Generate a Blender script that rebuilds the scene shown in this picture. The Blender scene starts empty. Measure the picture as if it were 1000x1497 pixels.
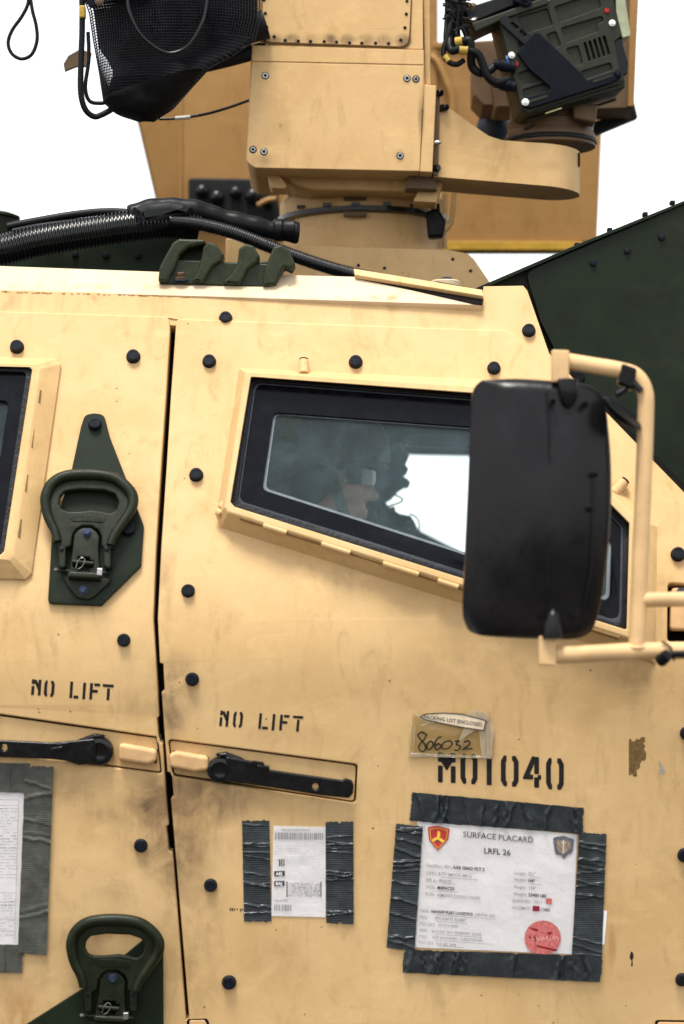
import bpy, bmesh, math, random
from mathutils import Vector, Matrix, noise
from math import radians, sin, cos, pi, tan, sqrt
random.seed(7)
C = bpy.context.scene.collection
# ------------------------------------------------------------------ camera
PITCH = radians(3.5); FPX = 4166.67; CAM = Vector((0, -5.0, 1.55))
FW = Vector((0, cos(PITCH), sin(PITCH))); UP = Vector((0, -sin(PITCH), cos(PITCH)))
cd = bpy.data.cameras.new('camera'); cam = bpy.data.objects.new('camera', cd); C.objects.link(cam)
cam.location = CAM; cam.rotation_euler = (pi/2 + PITCH, 0, 0)
cd.sensor_fit = 'VERTICAL'; cd.sensor_height = 36; cd.lens = FPX/1497*36
cd.clip_end = 5000; cd.clip_start = 0.05
cd.dof.use_dof = True; cd.dof.focus_distance = 5.25; cd.dof.aperture_fstop = 2.4
bpy.context.scene.camera = cam
# ------------------------------------------------------------------ sky, sun, exposure
SUN_EL, SUN_AZ = radians(70), radians(200)
wd = bpy.data.worlds.new('World'); bpy.context.scene.world = wd; wd.use_nodes = True
nt = wd.node_tree; nt.nodes.clear()
sk = nt.nodes.new('ShaderNodeTexSky'); sk.sky_type = 'NISHITA'; sk.sun_disc = False
sk.sun_elevation = SUN_EL; sk.sun_rotation = SUN_AZ; sk.dust_density = 1; sk.air_density = 1; sk.ozone_density = 1
hs = nt.nodes.new('ShaderNodeHueSaturation'); hs.inputs['Saturation'].default_value = 0.12
bg = nt.nodes.new('ShaderNodeBackground'); bg.inputs[1].default_value = 0.15
wo = nt.nodes.new('ShaderNodeOutputWorld')
nt.links.new(sk.outputs[0], hs.inputs['Color']); nt.links.new(hs.outputs[0], bg.inputs[0]); nt.links.new(bg.outputs[0], wo.inputs[0])
sl = bpy.data.lights.new('sun', 'SUN'); sl.energy = 2.2; sl.angle = radians(20); sl.color = (1, .95, .87)
so = bpy.data.objects.new('sun', sl); C.objects.link(so)
sd = Vector((sin(SUN_AZ)*cos(SUN_EL), cos(SUN_AZ)*cos(SUN_EL), sin(SUN_EL)))
so.rotation_euler = sd.to_track_quat('Z', 'Y').to_euler()
vs = bpy.context.scene.view_settings; vs.view_transform = 'Standard'; vs.look = 'None'; vs.exposure = 1.1; vs.gamma = 1

# ------------------------------------------------------------------ mapping from the plan of the truck side to the world
S = 0.0012
def ray(px, py):
    return (Vector((1, 0, 0))*((px-500)/FPX) - UP*((py-748.5)/FPX) + FW)
def W(px, py, Y):
    d = ray(px, py); return CAM + d*((Y-CAM.y)/d.y)
ZB = W(500, 905, 0).z; TU = tan(radians(18)); TL = -tan(radians(6)); BW = 0.13
def fy(z):
    t = z-ZB
    if t > BW: return TU*t, TU
    if t < -BW: return TL*t, TL
    u = (t+BW)/(2*BW); sl_ = TL+(TU-TL)*u
    y = TL*(-BW) + (t+BW)*TL + (TU-TL)*(t+BW)**2/(4*BW)
    off = (TL*(-BW) + 2*BW*TL + (TU-TL)*BW) - TU*BW
    return y - 0, sl_
OFFU = (TL*(-BW) + 2*BW*TL + (TU-TL)*BW) - TU*BW
def fyy(z):
    y, s_ = fy(z)
    if z-ZB > BW: y += OFFU
    return y, s_
def HULL(px, py, h=0):
    d = ray(px, py); Y = 0.0
    for _ in range(12):
        p = CAM + d*((Y-CAM.y)/d.y); Y2, s_ = fyy(p.z)
        if abs(Y2-Y) < 1e-7: break
        Y = Y2
    n = Vector((0, -1, s_)).normalized()
    return p + n*(h*S)
def hull_n(px, py):
    p = HULL(px, py); return Vector((0, -1, fyy(p.z)[1])).normalized()
def PL(Y, n=None, at=(500, 748)):
    n = Vector(n).normalized() if n else Vector((0, -1, 0))
    p0 = W(at[0], at[1], Y); sc = S*(Y-CAM.y)/5
    def f(px, py, h=0):
        d = ray(px, py); t = (p0-CAM).dot(n)/d.dot(n); return CAM + d*t + n*(h*sc)
    f.n = n; f.sc = sc
    return f
def proj(p):
    v = p-CAM; d = v.dot(FW); return 500+FPX*v.x/d, 748.5-FPX*v.dot(UP)/d
def HV(px, py, h=0):
    """point of the surface lying h proud of the truck side that is seen at px,py"""
    x, y = px, py
    for _ in range(5):
        p = HULL(x, y, h); a, b = proj(p); x += px-a; y += py-b
    return p
def comp(cx, cy, h):
    p = HULL(cx, cy, h); a, b = proj(p); return cx-a, cy-b
# ------------------------------------------------------------------ object helpers
WM = {}
def put(o, parent, M):
    WM[o.name] = M
    if parent is not None:
        o.parent = parent; o.matrix_basis = WM[parent.name].inverted() @ M
    else: o.matrix_basis = M
def finish(me, mat, angle=35):
    caps = [p.index for p in me.polygons if p.material_index]
    me.materials.clear(); me.materials.append(mat); me.shade_smooth(); me.set_sharp_from_angle(angle=radians(angle))
    for i in caps: me.polygons[i].use_smooth = False; me.polygons[i].material_index = 0
def mk(name, bm, mat, parent=None, angle=35, label=None, kind=None):
    """world-space bmesh -> one mesh object with its origin at the middle of its box"""
    bmesh.ops.recalc_face_normals(bm, faces=bm.faces)
    lo = Vector([min(v.co[i] for v in bm.verts) for i in range(3)]); hi = Vector([max(v.co[i] for v in bm.verts) for i in range(3)])
    c = (lo+hi)/2
    for v in bm.verts: v.co -= c
    me = bpy.data.meshes.new(name); bm.to_mesh(me); bm.free(); finish(me, mat, angle)
    o = bpy.data.objects.new(name, me); C.objects.link(o); put(o, parent, Matrix.Translation(c))
    if label: o['label'] = label
    if kind: o['kind'] = kind
    return o
def inst(name, me, M, parent, label=None):
    o = bpy.data.objects.new(name, me); C.objects.link(o); put(o, parent, M)
    if label: o['label'] = label
    return o
def thing(name, label, cat, loc, group=None):
    o = bpy.data.objects.new(name, None); C.objects.link(o); o.empty_display_size = .1
    put(o, None, Matrix.Translation(Vector(loc))); o['label'] = label; o['category'] = cat
    if group: o['group'] = group
    return o
def tag(o, label, cat, group=None):
    o['label'] = label; o['category'] = cat
    if group: o['group'] = group
    return o
def rnd(pts, r, n=5):
    out = []; N = len(pts)
    for i, p in enumerate(pts):
        rr = p[2] if len(p) > 2 else r
        a = Vector(pts[i-1][:2]); b = Vector(p[:2]); c = Vector(pts[(i+1) % N][:2])
        u = (a-b); v = (c-b); lu, lv = u.length, v.length
        if rr <= 0 or lu < 1e-6 or lv < 1e-6: out.append((b.x, b.y)); continue
        u /= lu; v /= lv; ang = math.acos(max(-1, min(1, u.dot(v))))
        if ang > pi-0.05: out.append((b.x, b.y)); continue
        d = min(rr/tan(ang/2), lu*.48, lv*.48)
        p1 = b+u*d; p2 = b+v*d
        for k in range(n+1):
            t = k/n; q = p1*(1-t)**2 + b*2*t*(1-t) + p2*t*t; out.append((q.x, q.y))
    return out
def ell(cx, cy, rx, ry=None, n=20, a0=0):
    ry = ry or rx
    return [(cx+rx*cos(a0+2*pi*i/n), cy+ry*sin(a0+2*pi*i/n)) for i in range(n)]
def shape_bm(polys, h0, h1, bev=0, res=2):
    cu = bpy.data.curves.new('t', 'CURVE'); cu.dimensions = '2D'; cu.fill_mode = 'BOTH'
    bev = min(bev, (h1-h0)/2*.98)
    cu.extrude = (h1-h0)/2-bev; cu.bevel_depth = bev; cu.bevel_resolution = res; cu.offset = -bev
    for P in polys:
        sp = cu.splines.new('POLY'); sp.points.add(len(P)-1)
        for i, p in enumerate(P): sp.points[i].co = (p[0], -p[1], 0, 1)
        sp.use_cyclic_u = True
    ob = bpy.data.objects.new('t', cu); me = ob.to_mesh()
    bm = bmesh.new(); bm.from_mesh(me); ob.to_mesh_clear()
    bpy.data.objects.remove(ob); bpy.data.curves.remove(cu)
    bmesh.ops.remove_doubles(bm, verts=bm.verts, dist=0.01)
    bm.normal_update()
    for f in bm.faces: f.material_index = 1 if abs(f.normal.z) > .999 else 0
    for v in bm.verts: v.co.z += (h0+h1)/2
    return bm
def mapbm(bm, M, cut=True):
    if M is HULL and cut:
        ys = [-v.co.y for v in bm.verts]; lo, hi = min(ys), max(ys)
        y = 780
        while y < 1040:
            if lo < y < hi:
                bmesh.ops.bisect_plane(bm, geom=bm.verts[:]+bm.edges[:]+bm.faces[:], plane_co=(0, -y, 0), plane_no=(0, 1, 0), dist=1e-4)
            y += 10 if hi-lo > 40 else 300
        for f in bm.faces:
            if 780 <= -f.calc_center_median().y < 1035: f.material_index = 0
    for v in bm.verts: v.co = M(v.co.x, -v.co.y, v.co.z)
    return bm
def shape(name, polys, h0, h1, mat, parent, M=HULL, bev=0, res=2, angle=35, label=None, kind=None):
    if not isinstance(polys[0][0], (tuple, list)): polys = [polys]
    if M is HULL and h1 > 5:
        xs = [p[0] for p in polys[0]]; ys = [p[1] for p in polys[0]]; dx, dy = comp(sum(xs)/len(xs), sum(ys)/len(ys), h1)
        polys = [[(p[0]+dx, p[1]+dy) for p in P_] for P_ in polys]
    return mk(name, mapbm(shape_bm(polys, h0, h1, bev, res), M), mat, parent, angle, label, kind)
def crom(pts, n):
    P = [Vector(p) for p in pts]; out = []
    for i in range(len(P)-1):
        p0 = P[max(i-1, 0)]; p1 = P[i]; p2 = P[i+1]; p3 = P[min(i+2, len(P)-1)]
        for k in range(n):
            t = k/n
            out.append(.5*((2*p1)+(p2-p0)*t+(2*p0-5*p1+4*p2-p3)*t*t+(3*p1-p0-3*p2+p3)*t*t*t))
    out.append(P[-1]); return out
def tube_bm(W_, r, seg=12, rf=None, bm=None, caps=True, flat=1):
    bm = bm or bmesh.new(); rings = []; N = len(W_); up = None
    for i, p in enumerate(W_):
        t = (W_[min(i+1, N-1)]-W_[max(i-1, 0)]).normalized()
        if up is None:
            up = Vector((0, 0, 1)) if abs(t.z) < .9 else Vector((0, 1, 0))
        a = (up - t*up.dot(t)).normalized(); b = t.cross(a); up = a
        rr = rf(i/(N-1), i) if rf else r
        rings.append([bm.verts.new(p + a*cos(2*pi*k/seg)*rr*flat + b*sin(2*pi*k/seg)*rr) for k in range(seg)])
    for i in range(N-1):
        for k in range(seg):
            bm.faces.new((rings[i][k], rings[i][(k+1) % seg], rings[i+1][(k+1) % seg], rings[i+1][k]))
    if caps: bm.faces.new(rings[0]); bm.faces.new(list(reversed(rings[-1])))
    return bm
def tube(name, pts, r, mat, parent, M, n=8, seg=12, rf=None, raw=False, angle=50, label=None, kind=None, flat=1):
    """pts (px,py,h) under mapping M, radius in px"""
    sc = getattr(M, 'sc', S)
    wp = [(HV if M is HULL else M)(*p) for p in pts]
    if not raw: wp = crom(wp, n)
    return mk(name, tube_bm(wp, r*sc, seg, (lambda t, i: rf(t, i)*sc) if rf else None, flat=flat), mat, parent, angle, label, kind)
def lathe_bm(c, prof, seg=32, axis=Vector((0, 0, 1)), bm=None):
    """prof: (radius, height) in metres along the axis from c"""
    bm = bm or bmesh.new(); q = axis.to_track_quat('Z', 'Y').to_matrix(); rings = []
    for r, z in prof:
        rings.append([bm.verts.new(c + q @ Vector((r*cos(2*pi*k/seg), r*sin(2*pi*k/seg), z))) for k in range(seg)])
    for i in range(len(prof)-1):
        for k in range(seg): bm.faces.new((rings[i][k], rings[i][(k+1) % seg], rings[i+1][(k+1) % seg], rings[i+1][k]))
    bm.faces.new(rings[0]); bm.faces.new(list(reversed(rings[-1])))
    return bm
def lathe(name, c, prof, mat, parent, seg=32, axis=Vector((0, 0, 1)), angle=35, label=None):
    return mk(name, lathe_bm(c, prof, seg, axis), mat, parent, angle, label)
def vlathe(name, cx, Y, prof, mat, parent, seg=48, label=None):
    """vertical turned part: prof = (radius px, py)"""
    sc = S*(Y+5)/5; c = W(cx, prof[0][1], Y)
    return lathe(name, c, [(r*sc, W(cx, py, Y).z-c.z) for r, py in prof], mat, parent, seg, label=label)
def box_bm(c, size, R=None, bev=0, bm=None):
    b = bmesh.new(); bmesh.ops.create_cube(b, size=1)
    for v in b.verts: v.co = Vector([v.co[i]*size[i] for i in range(3)])
    if bev: bmesh.ops.bevel(b, geom=b.edges[:], offset=bev, segments=2, affect='EDGES', profile=.5)
    for v in b.verts: v.co = (R @ v.co if R else v.co) + Vector(c)
    if bm is not None:
        me = bpy.data.meshes.new('t'); b.to_mesh(me); b.free(); bm.from_mesh(me); bpy.data.meshes.remove(me); return bm
    return b
def merge(*bms):
    a = bms[0]
    for b in bms[1:]:
        me = bpy.data.meshes.new('t'); b.to_mesh(me); b.free(); a.from_mesh(me); bpy.data.meshes.remove(me)
    return a
def frame_at(px, py, M=HULL, h=0, rot=0):
    p = (HV if M is HULL else M)(px, py, h); n = hull_n(px, py) if M is HULL else M.n
    z = n; x = Vector((1, 0, 0)); x = (x - z*x.dot(z)).normalized(); y = z.cross(x)
    Rm = Matrix((x, y, z)).transposed().to_4x4() @ Matrix.Rotation(rot, 4, 'Z')
    return Matrix.Translation(p) @ Rm
# ------------------------------------------------------------------ materials
def mat_new(name):
    m = bpy.data.materials.new(name); m.use_nodes = True; t = m.node_tree; t.nodes.clear()
    out = t.nodes.new('ShaderNodeOutputMaterial'); b = t.nodes.new('ShaderNodeBsdfPrincipled'); t.links.new(b.outputs[0], out.inputs[0])
    return m, t, b, out
def N_(t, typ, **k):
    n = t.nodes.new(typ)
    for a, v in k.items():
        if a.startswith('i_'):
            n.inputs[a[2:]].default_value = v
        else: setattr(n, a, v)
    return n
def mixc(t, fac, a, b, blend='MIX'):
    m = t.nodes.new('ShaderNodeMix'); m.data_type = 'RGBA'; m.blend_type = blend
    for sock, v in ((m.inputs[0], fac), (m.inputs[6], a), (m.inputs[7], b)):
        if hasattr(v, 'is_output'): t.links.new(v, sock)
        elif isinstance(v, (int, float)): sock.default_value = v
        else: sock.default_value = (*v, 1)
    return m.outputs[2]
def math_(t, op, a, b=0.0, c=None, clamp=False):
    m = t.nodes.new('ShaderNodeMath'); m.operation = op; m.use_clamp = clamp
    for s_, v in zip(m.inputs, (a, b, c)):
        if v is None: continue
        if hasattr(v, 'is_output'): t.links.new(v, s_)
        else: s_.default_value = v
    return m.outputs[0]
def noise_(t, vec, scale, detail=4, rough=.55, dist=0):
    n = t.nodes.new('ShaderNodeTexNoise'); n.inputs['Scale'].default_value = scale; n.inputs['Detail'].default_value = detail
    n.inputs['Roughness'].default_value = rough; n.inputs['Distortion'].default_value = dist; t.links.new(vec, n.inputs['Vector']); return n.outputs[0]
def rampv(t, v, lo, hi, a=0., b=1.):
    m = t.nodes.new('ShaderNodeMapRange'); m.interpolation_type = 'SMOOTHSTEP'; t.links.new(v, m.inputs[0])
    m.inputs[1].default_value = lo; m.inputs[2].default_value = hi; m.inputs[3].default_value = a; m.inputs[4].default_value = b; return m.outputs[0]
def bump(t, b, h, strength=.3, dist=.001):
    n = t.nodes.new('ShaderNodeBump'); n.inputs['Strength'].default_value = strength; n.inputs['Distance'].default_value = dist
    t.links.new(h, n.inputs['Height']); t.links.new(n.outputs[0], b.inputs['Normal'])
def scaled(t, pos, v):
    m = t.nodes.new('ShaderNodeVectorMath'); m.operation = 'MULTIPLY'; t.links.new(pos, m.inputs[0]); m.inputs[1].default_value = v; return m.outputs[0]
def blob(t, pos, c, r, s_):
    """soft patch of wear and of painted-in shade round point c with radii r"""
    a = t.nodes.new('ShaderNodeVectorMath'); a.operation = 'SUBTRACT'; t.links.new(pos, a.inputs[0]); a.inputs[1].default_value = c
    b = t.nodes.new('ShaderNodeVectorMath'); b.operation = 'MULTIPLY'; t.links.new(a.outputs[0], b.inputs[0]); b.inputs[1].default_value = (1/r[0], 0, 1/r[1])
    l = t.nodes.new('ShaderNodeVectorMath'); l.operation = 'LENGTH'; t.links.new(b.outputs[0], l.inputs[0])
    return rampv(t, l.outputs['Value'], 0, 1, s_, 0)
def paint(name, base, warm, dirt_and_shade=(.10, .06, .03), blobs=(), rust=(), specks=1., rough=.6, var=.3, wear=.35):
    m, t, b, out = mat_new(name)
    pos = N_(t, 'ShaderNodeNewGeometry').outputs['Position']
    n1 = noise_(t, pos, 4.5, 5, .6, .6); n2 = noise_(t, scaled(t, pos, (14, 14, 5)), 1.6, 6, .65, 1.2); n3 = noise_(t, pos, 60, 5, .7)
    col = mixc(t, rampv(t, n1, .35, .7, 0, var*2), base, warm)
    col = mixc(t, rampv(t, n2, .50, .76, 0, wear*1.25), col, tuple(x*.60 for x in warm))
    pale = tuple(min(1, x*1.18+.015) for x in base)
    col = mixc(t, rampv(t, noise_(t, scaled(t, pos, (6, 6, 11)), 1.9, 6, .7, .8), .48, .75, 0, .5), col, pale)
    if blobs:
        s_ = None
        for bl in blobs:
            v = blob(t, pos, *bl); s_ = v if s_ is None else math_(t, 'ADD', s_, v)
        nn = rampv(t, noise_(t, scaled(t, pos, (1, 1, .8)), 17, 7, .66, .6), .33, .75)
        col = mixc(t, math_(t, 'MULTIPLY', s_, nn, clamp=True), col, dirt_and_shade)
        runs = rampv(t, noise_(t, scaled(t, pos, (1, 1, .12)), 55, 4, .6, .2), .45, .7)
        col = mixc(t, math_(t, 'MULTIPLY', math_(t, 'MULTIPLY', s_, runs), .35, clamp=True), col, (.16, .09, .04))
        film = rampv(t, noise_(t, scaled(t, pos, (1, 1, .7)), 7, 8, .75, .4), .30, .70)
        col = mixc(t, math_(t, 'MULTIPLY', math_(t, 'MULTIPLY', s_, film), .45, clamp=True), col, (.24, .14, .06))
    if rust:
        s_ = None
        for bl in rust:
            v = blob(t, pos, *bl); s_ = v if s_ is None else math_(t, 'ADD', s_, v)
        nn = rampv(t, noise_(t, scaled(t, pos, (1.6, 1, .5)), 22, 5, .6, .4), .42, .62)
        col = mixc(t, math_(t, 'MULTIPLY', s_, nn, clamp=True), col, (.33, .14, .035))
    if specks:
        vo = N_(t, 'ShaderNodeTexVoronoi'); vo.inputs['Scale'].default_value = 32; vo.inputs['Randomness'].default_value = 1; t.links.new(pos, vo.inputs['Vector'])
        sel = t.nodes.new('ShaderNodeSeparateColor'); t.links.new(vo.outputs['Color'], sel.inputs[0])
        rad = rampv(t, sel.outputs[0], .42, 1, 0.0, .062)
        chip = math_(t, 'LESS_THAN', vo.outputs['Distance'], rad)
        col = mixc(t, math_(t, 'MULTIPLY', chip, .85*specks), col, (.09, .045, .025))
        # hair scratches
        for sc_, rot in ((7, .5), (9, -1.1)):
            mp = t.nodes.new('ShaderNodeMapping'); mp.inputs['Rotation'].default_value = (0, rot, 0); mp.inputs['Scale'].default_value = (1, 1, 26); t.links.new(pos, mp.inputs[0])
            w = noise_(t, mp.outputs[0], sc_, 2, .5, .35)
            line = rampv(t, math_(t, 'ABSOLUTE', math_(t, 'SUBTRACT', w, .5)), 0, .012, 1, 0)
            gate = rampv(t, noise_(t, pos, 5+sc_, 2), .63, .70)
            col = mixc(t, math_(t, 'MULTIPLY', math_(t, 'MULTIPLY', line, gate), .28), col, dirt_and_shade)
    col = mixc(t, rampv(t, noise_(t, pos, 260, 4, .8), .35, .65, 0, .16), col, tuple(x*.72 for x in base))
    col = mixc(t, rampv(t, n3, .3, .7, 0, .14), col, tuple(x*.75 for x in base))
    t.links.new(col, b.inputs['Base Color']); b.inputs['Roughness'].default_value = rough
    t.links.new(rampv(t, n2, .3, .8, rough-.08, rough+.2), b.inputs['Roughness'])
    h = math_(t, 'ADD', noise_(t, pos, 900, 3, .6), math_(t, 'MULTIPLY', noise_(t, pos, 9, 3), 3))
    bump(t, b, h, .25, .0006); b.inputs['Specular IOR Level'].default_value = .35
    return m
def plain(name, col, rough=.5, metal=0, var=.15, scale=40, bumpv=.15, bscale=300, spec=.22, dist=.0005, dust=0):
    m, t, b, out = mat_new(name)
    pos = N_(t, 'ShaderNodeNewGeometry').outputs['Position']
    n = noise_(t, pos, scale, 5, .6, .3)
    c = mixc(t, rampv(t, n, .3, .7), tuple(x*(1-var) for x in col), tuple(min(1, x*(1+var)) for x in col))
    if dust:
        c = mixc(t, rampv(t, noise_(t, pos, scale*.35, 7, .7, .8), .48, .75, 0, dust), c, (.22, .17, .12))
    t.links.new(c, b.inputs['Base Color']); t.links.new(rampv(t, n, .2, .8, max(.02, rough-.1), min(1, rough+.1)), b.inputs['Roughness'])
    b.inputs['Metallic'].default_value = metal; b.inputs['Specular IOR Level'].default_value = spec
    if bumpv: bump(t, b, noise_(t, pos, bscale, 3, .6), bumpv, dist)
    return m
def hb(px, py, rx, ry, s_):
    p = HULL(px, py); return ((p.x, p.y, p.z), (rx*S, ry*S), s_)
def pb(px, py, rx, ry, s_, Y):
    p = W(px, py, Y); k = S*(Y+5)/5; return ((p.x, p.y, p.z), (rx*k, ry*k), s_)
TAN = (.615, .412, .192); TANW = (.52, .322, .122)
door_grime_shade = [hb(268, 1215, 70, 130, 1.3), hb(225, 1190, 80, 110, .9), hb(300, 1165, 150, 44, .9), hb(255, 1010, 55, 80, .9), hb(80, 1440, 260, 170, .35), hb(210, 1430, 60, 90, .4), hb(280, 1420, 60, 120, .4), hb(60, 1130, 120, 40, .4), hb(960, 1150, 90, 260, .14), hb(500, 990, 500, 70, .12), hb(320, 1190, 70, 26, .8), hb(150, 1190, 60, 20, .5), hb(205, 1030, 60, 34, .3),  # wide lower-left and lower-handle patches paint in shading; the rest is grime
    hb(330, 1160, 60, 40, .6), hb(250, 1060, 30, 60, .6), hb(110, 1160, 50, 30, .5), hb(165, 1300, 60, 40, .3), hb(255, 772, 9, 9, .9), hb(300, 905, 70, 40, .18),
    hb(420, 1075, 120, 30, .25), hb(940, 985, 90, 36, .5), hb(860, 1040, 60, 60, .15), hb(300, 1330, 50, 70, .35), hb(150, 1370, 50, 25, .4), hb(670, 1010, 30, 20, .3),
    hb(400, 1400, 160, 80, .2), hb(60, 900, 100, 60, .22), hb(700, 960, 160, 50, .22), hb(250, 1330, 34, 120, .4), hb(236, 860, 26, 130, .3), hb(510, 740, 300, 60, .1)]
door_rust = [hb(x, y+9, 17, 17, .33) for x, y in ((25, 508), (195, 522), (181, 936), (206, 1236), (306, 529), (520, 530), (722, 539), (287, 695), (275, 864), (281, 993), (308, 1294), (335, 1436), (773, 484), (991, 811))] + [hb(210, 490, 16, 14, .5), hb(185, 490, 10, 10, .4), hb(30, 1480, 40, 60, .6), hb(895, 1380, 12, 50, .6), hb(20, 440, 60, 26, .5), hb(140, 436, 40, 14, .45),
    hb(480, 1275, 60, 30, .15), hb(420, 1350, 12, 26, .5), hb(700, 1280, 400, 400, .12), hb(60, 1010, 50, 30, .12), hb(340, 560, 260, 70, .12)]
M_door = paint('sand vehicle paint', TAN, TANW, blobs=door_grime_shade, rust=door_rust)
M_roof = paint('pale sand roof paint', (.62, .49, .33), (.55, .40, .23), rust=[hb(140, 418, 300, 10, .4), hb(560, 436, 160, 9, .6)], wear=.2)  # paler sand than the doors
YT = .45
tur_blobs = [pb(x, 60, 18, 14, 2., YT) for x in range(400, 600, 27)] + [pb(616, 170, 7, 55, 1., YT), pb(585, 228, 15, 15, .5, YT), pb(386, 235, 30, 16, .5, YT), pb(400, 195, 30, 30, .2, YT), pb(410, 184, 4, 5, 1, YT), pb(800, 245, 40, 12, .3, .5)]
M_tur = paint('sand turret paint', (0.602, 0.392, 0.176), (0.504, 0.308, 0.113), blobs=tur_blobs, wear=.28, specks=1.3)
M_shield = paint('sand shield paint toned for shade', (0.293, 0.155, 0.041), (0.242, 0.114, 0.026), specks=0, wear=.3)  # sand paint darkened and warmed to the tone it has in shade
M_taupe = plain('worn brown housing paint', (.115, .072, .040), .55, var=.2, scale=14, dust=.2)
M_hand = plain('sand painted casting', (0.567, 0.353, 0.169), .55, var=.12, scale=30, bumpv=.25, dust=.15)
M_arm = plain('sand painted tube', (0.613, 0.402, 0.199), .5, var=.1, scale=18, dust=.12)
M_green = plain('dark green armour paint', (.0065, .0125, .0055), .5, var=.25, scale=18, spec=.16, dust=.035)
M_gcast = plain('olive green casting', (.008, .012, .0042), .38, var=.22, scale=60, bumpv=.6, bscale=500, dist=.0009, dust=.04, spec=.2)
M_gbr = plain('worn olive bracket paint', (.018, .025, .011), .42, var=.3, scale=50, bumpv=.6, bscale=400, dist=.0009, dust=.08)
M_sight = plain('olive grey sight paint', (.024, .026, .018), .5, var=.12, scale=40, dust=.04, spec=.15)
M_black = plain('black plastic', (.004, .0043, .0055), .42, var=.3, scale=30, spec=.15)
M_hose = plain('shiny black conduit', (.004, .0043, .0055), .26, var=.3, scale=30, spec=.45)
M_navy = plain('blue black anodised plate', (.0045, .006, .010), .5, var=.2, spec=.08)
M_mirror = plain('scuffed black mirror shell', (.006, .0056, .0066), .28, var=.4, scale=9, bumpv=.15, bscale=60, dist=.002, dust=.02, spec=.2)
M_steel = plain('black glossy steel', (.004, .004, .005), .18, var=.3, scale=80, spec=.32, bumpv=.2, bscale=160, dist=.001)
M_bolt = plain('blued bolt steel', (.005, .007, .012), .45, metal=0, var=.3, scale=200, dust=.05, spec=.12)
M_blueb = plain('blue grey bolt', (.03, .045, .08), .35, metal=.4, var=.3, scale=200)
M_silver = plain('bare silver steel', (.32, .31, .30), .3, metal=.9, var=.15, scale=120)
M_white = plain('white cap paint', (.75, .75, .72), .5)
M_red = plain('red cap paint', (.35, .01, .015), .4)
M_yellow = plain('yellow band', (.42, .28, .05), .5)
M_trim = plain('bright yellow trim', (.42, .25, .03), .5)
M_stencil = plain('black stencil paint', (.010, .009, .009), .6, var=.3, scale=90)
M_void = plain('dark seal rubber', (.006, .005, .005), .9, spec=.1)
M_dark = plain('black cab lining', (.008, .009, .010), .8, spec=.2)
M_gear = plain('black cab equipment', (.006, .007, .008), .6)
M_paper = plain('white paper', (.93, .92, .93), .6, var=.03, scale=14, bumpv=.5, bscale=22, dist=.004)
M_ink = plain('black print', (.05, .045, .05), .7)
M_inkg = plain('faded grey print', (.30, .29, .30), .7)
M_inkr = plain('red print', (.42, .04, .035), .7)
M_inkp = plain('pinkish red disc', (.52, .14, .13), .7, var=.3, scale=200)
M_gold = plain('yellow print', (.75, .50, .06), .6)
M_grayp = plain('blue grey print', (.11, .12, .14), .6, var=.3, scale=200)
M_bronze = plain('bronze print', (.28, .20, .15), .6, var=.4, scale=300)
M_skin = plain('skin', (.60, .33, .23), .5, var=.1, scale=60)
M_cloth = plain('camouflage cloth', (.10, .10, .075), .9, var=.5, scale=22)
M_helmet = plain('helmet cover', (.13, .13, .115), .9, var=.4, scale=30)
M_patch = plain('bare primer under chipped paint', (.14, .085, .03), .7, var=.3, scale=160)
M_rustm = plain('rust', (.42, .21, .07), .8, var=.5, scale=120)
M_frit = plain('black window border', (.003, .0036, .006), .16, var=.2, spec=.12, bumpv=0)
M_seal = plain('black window sealant', (.006, .006, .008), .4, bumpv=.6, bscale=150, dist=.002)
M_ground = plain('tarmac', (.085, .075, .062), .9, var=.3, scale=3, bumpv=.4, bscale=80, dist=.01)
def tape_mat(name, col, rib_axis, rough=.38, ribs=.5):
    m, t, b, out = mat_new(name)
    pos = N_(t, 'ShaderNodeNewGeometry').outputs['Position']
    c = mixc(t, rampv(t, noise_(t, pos, 25, 6, .65, .5), .35, .7), tuple(x*.75 for x in col), tuple(x*1.3 for x in col))
    w = N_(t, 'ShaderNodeTexWave', wave_type='BANDS', bands_direction=rib_axis); w.inputs['Scale'].default_value = 95; w.inputs['Distortion'].default_value = .5
    t.links.new(pos, w.inputs['Vector'])
    t.links.new(c, b.inputs['Base Color']); b.inputs['Roughness'].default_value = rough
    h = math_(t, 'ADD', math_(t, 'MULTIPLY', w.outputs['Fac'], ribs), math_(t, 'MULTIPLY', noise_(t, pos, 50, 3, .5), 1.6)); bump(t, b, h, .8, .0012); b.inputs['Specular IOR Level'].default_value = .5
    return m
M_tapeh = tape_mat('slate duct tape ribbed across', (.055, .068, .076), 'Z', .24)
M_tapev = tape_mat('slate duct tape ribbed along', (.055, .068, .076), 'X', .24)
M_tapeg = tape_mat('grey green duct tape', (.13, .135, .115), 'Z', .42, .3)
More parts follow.
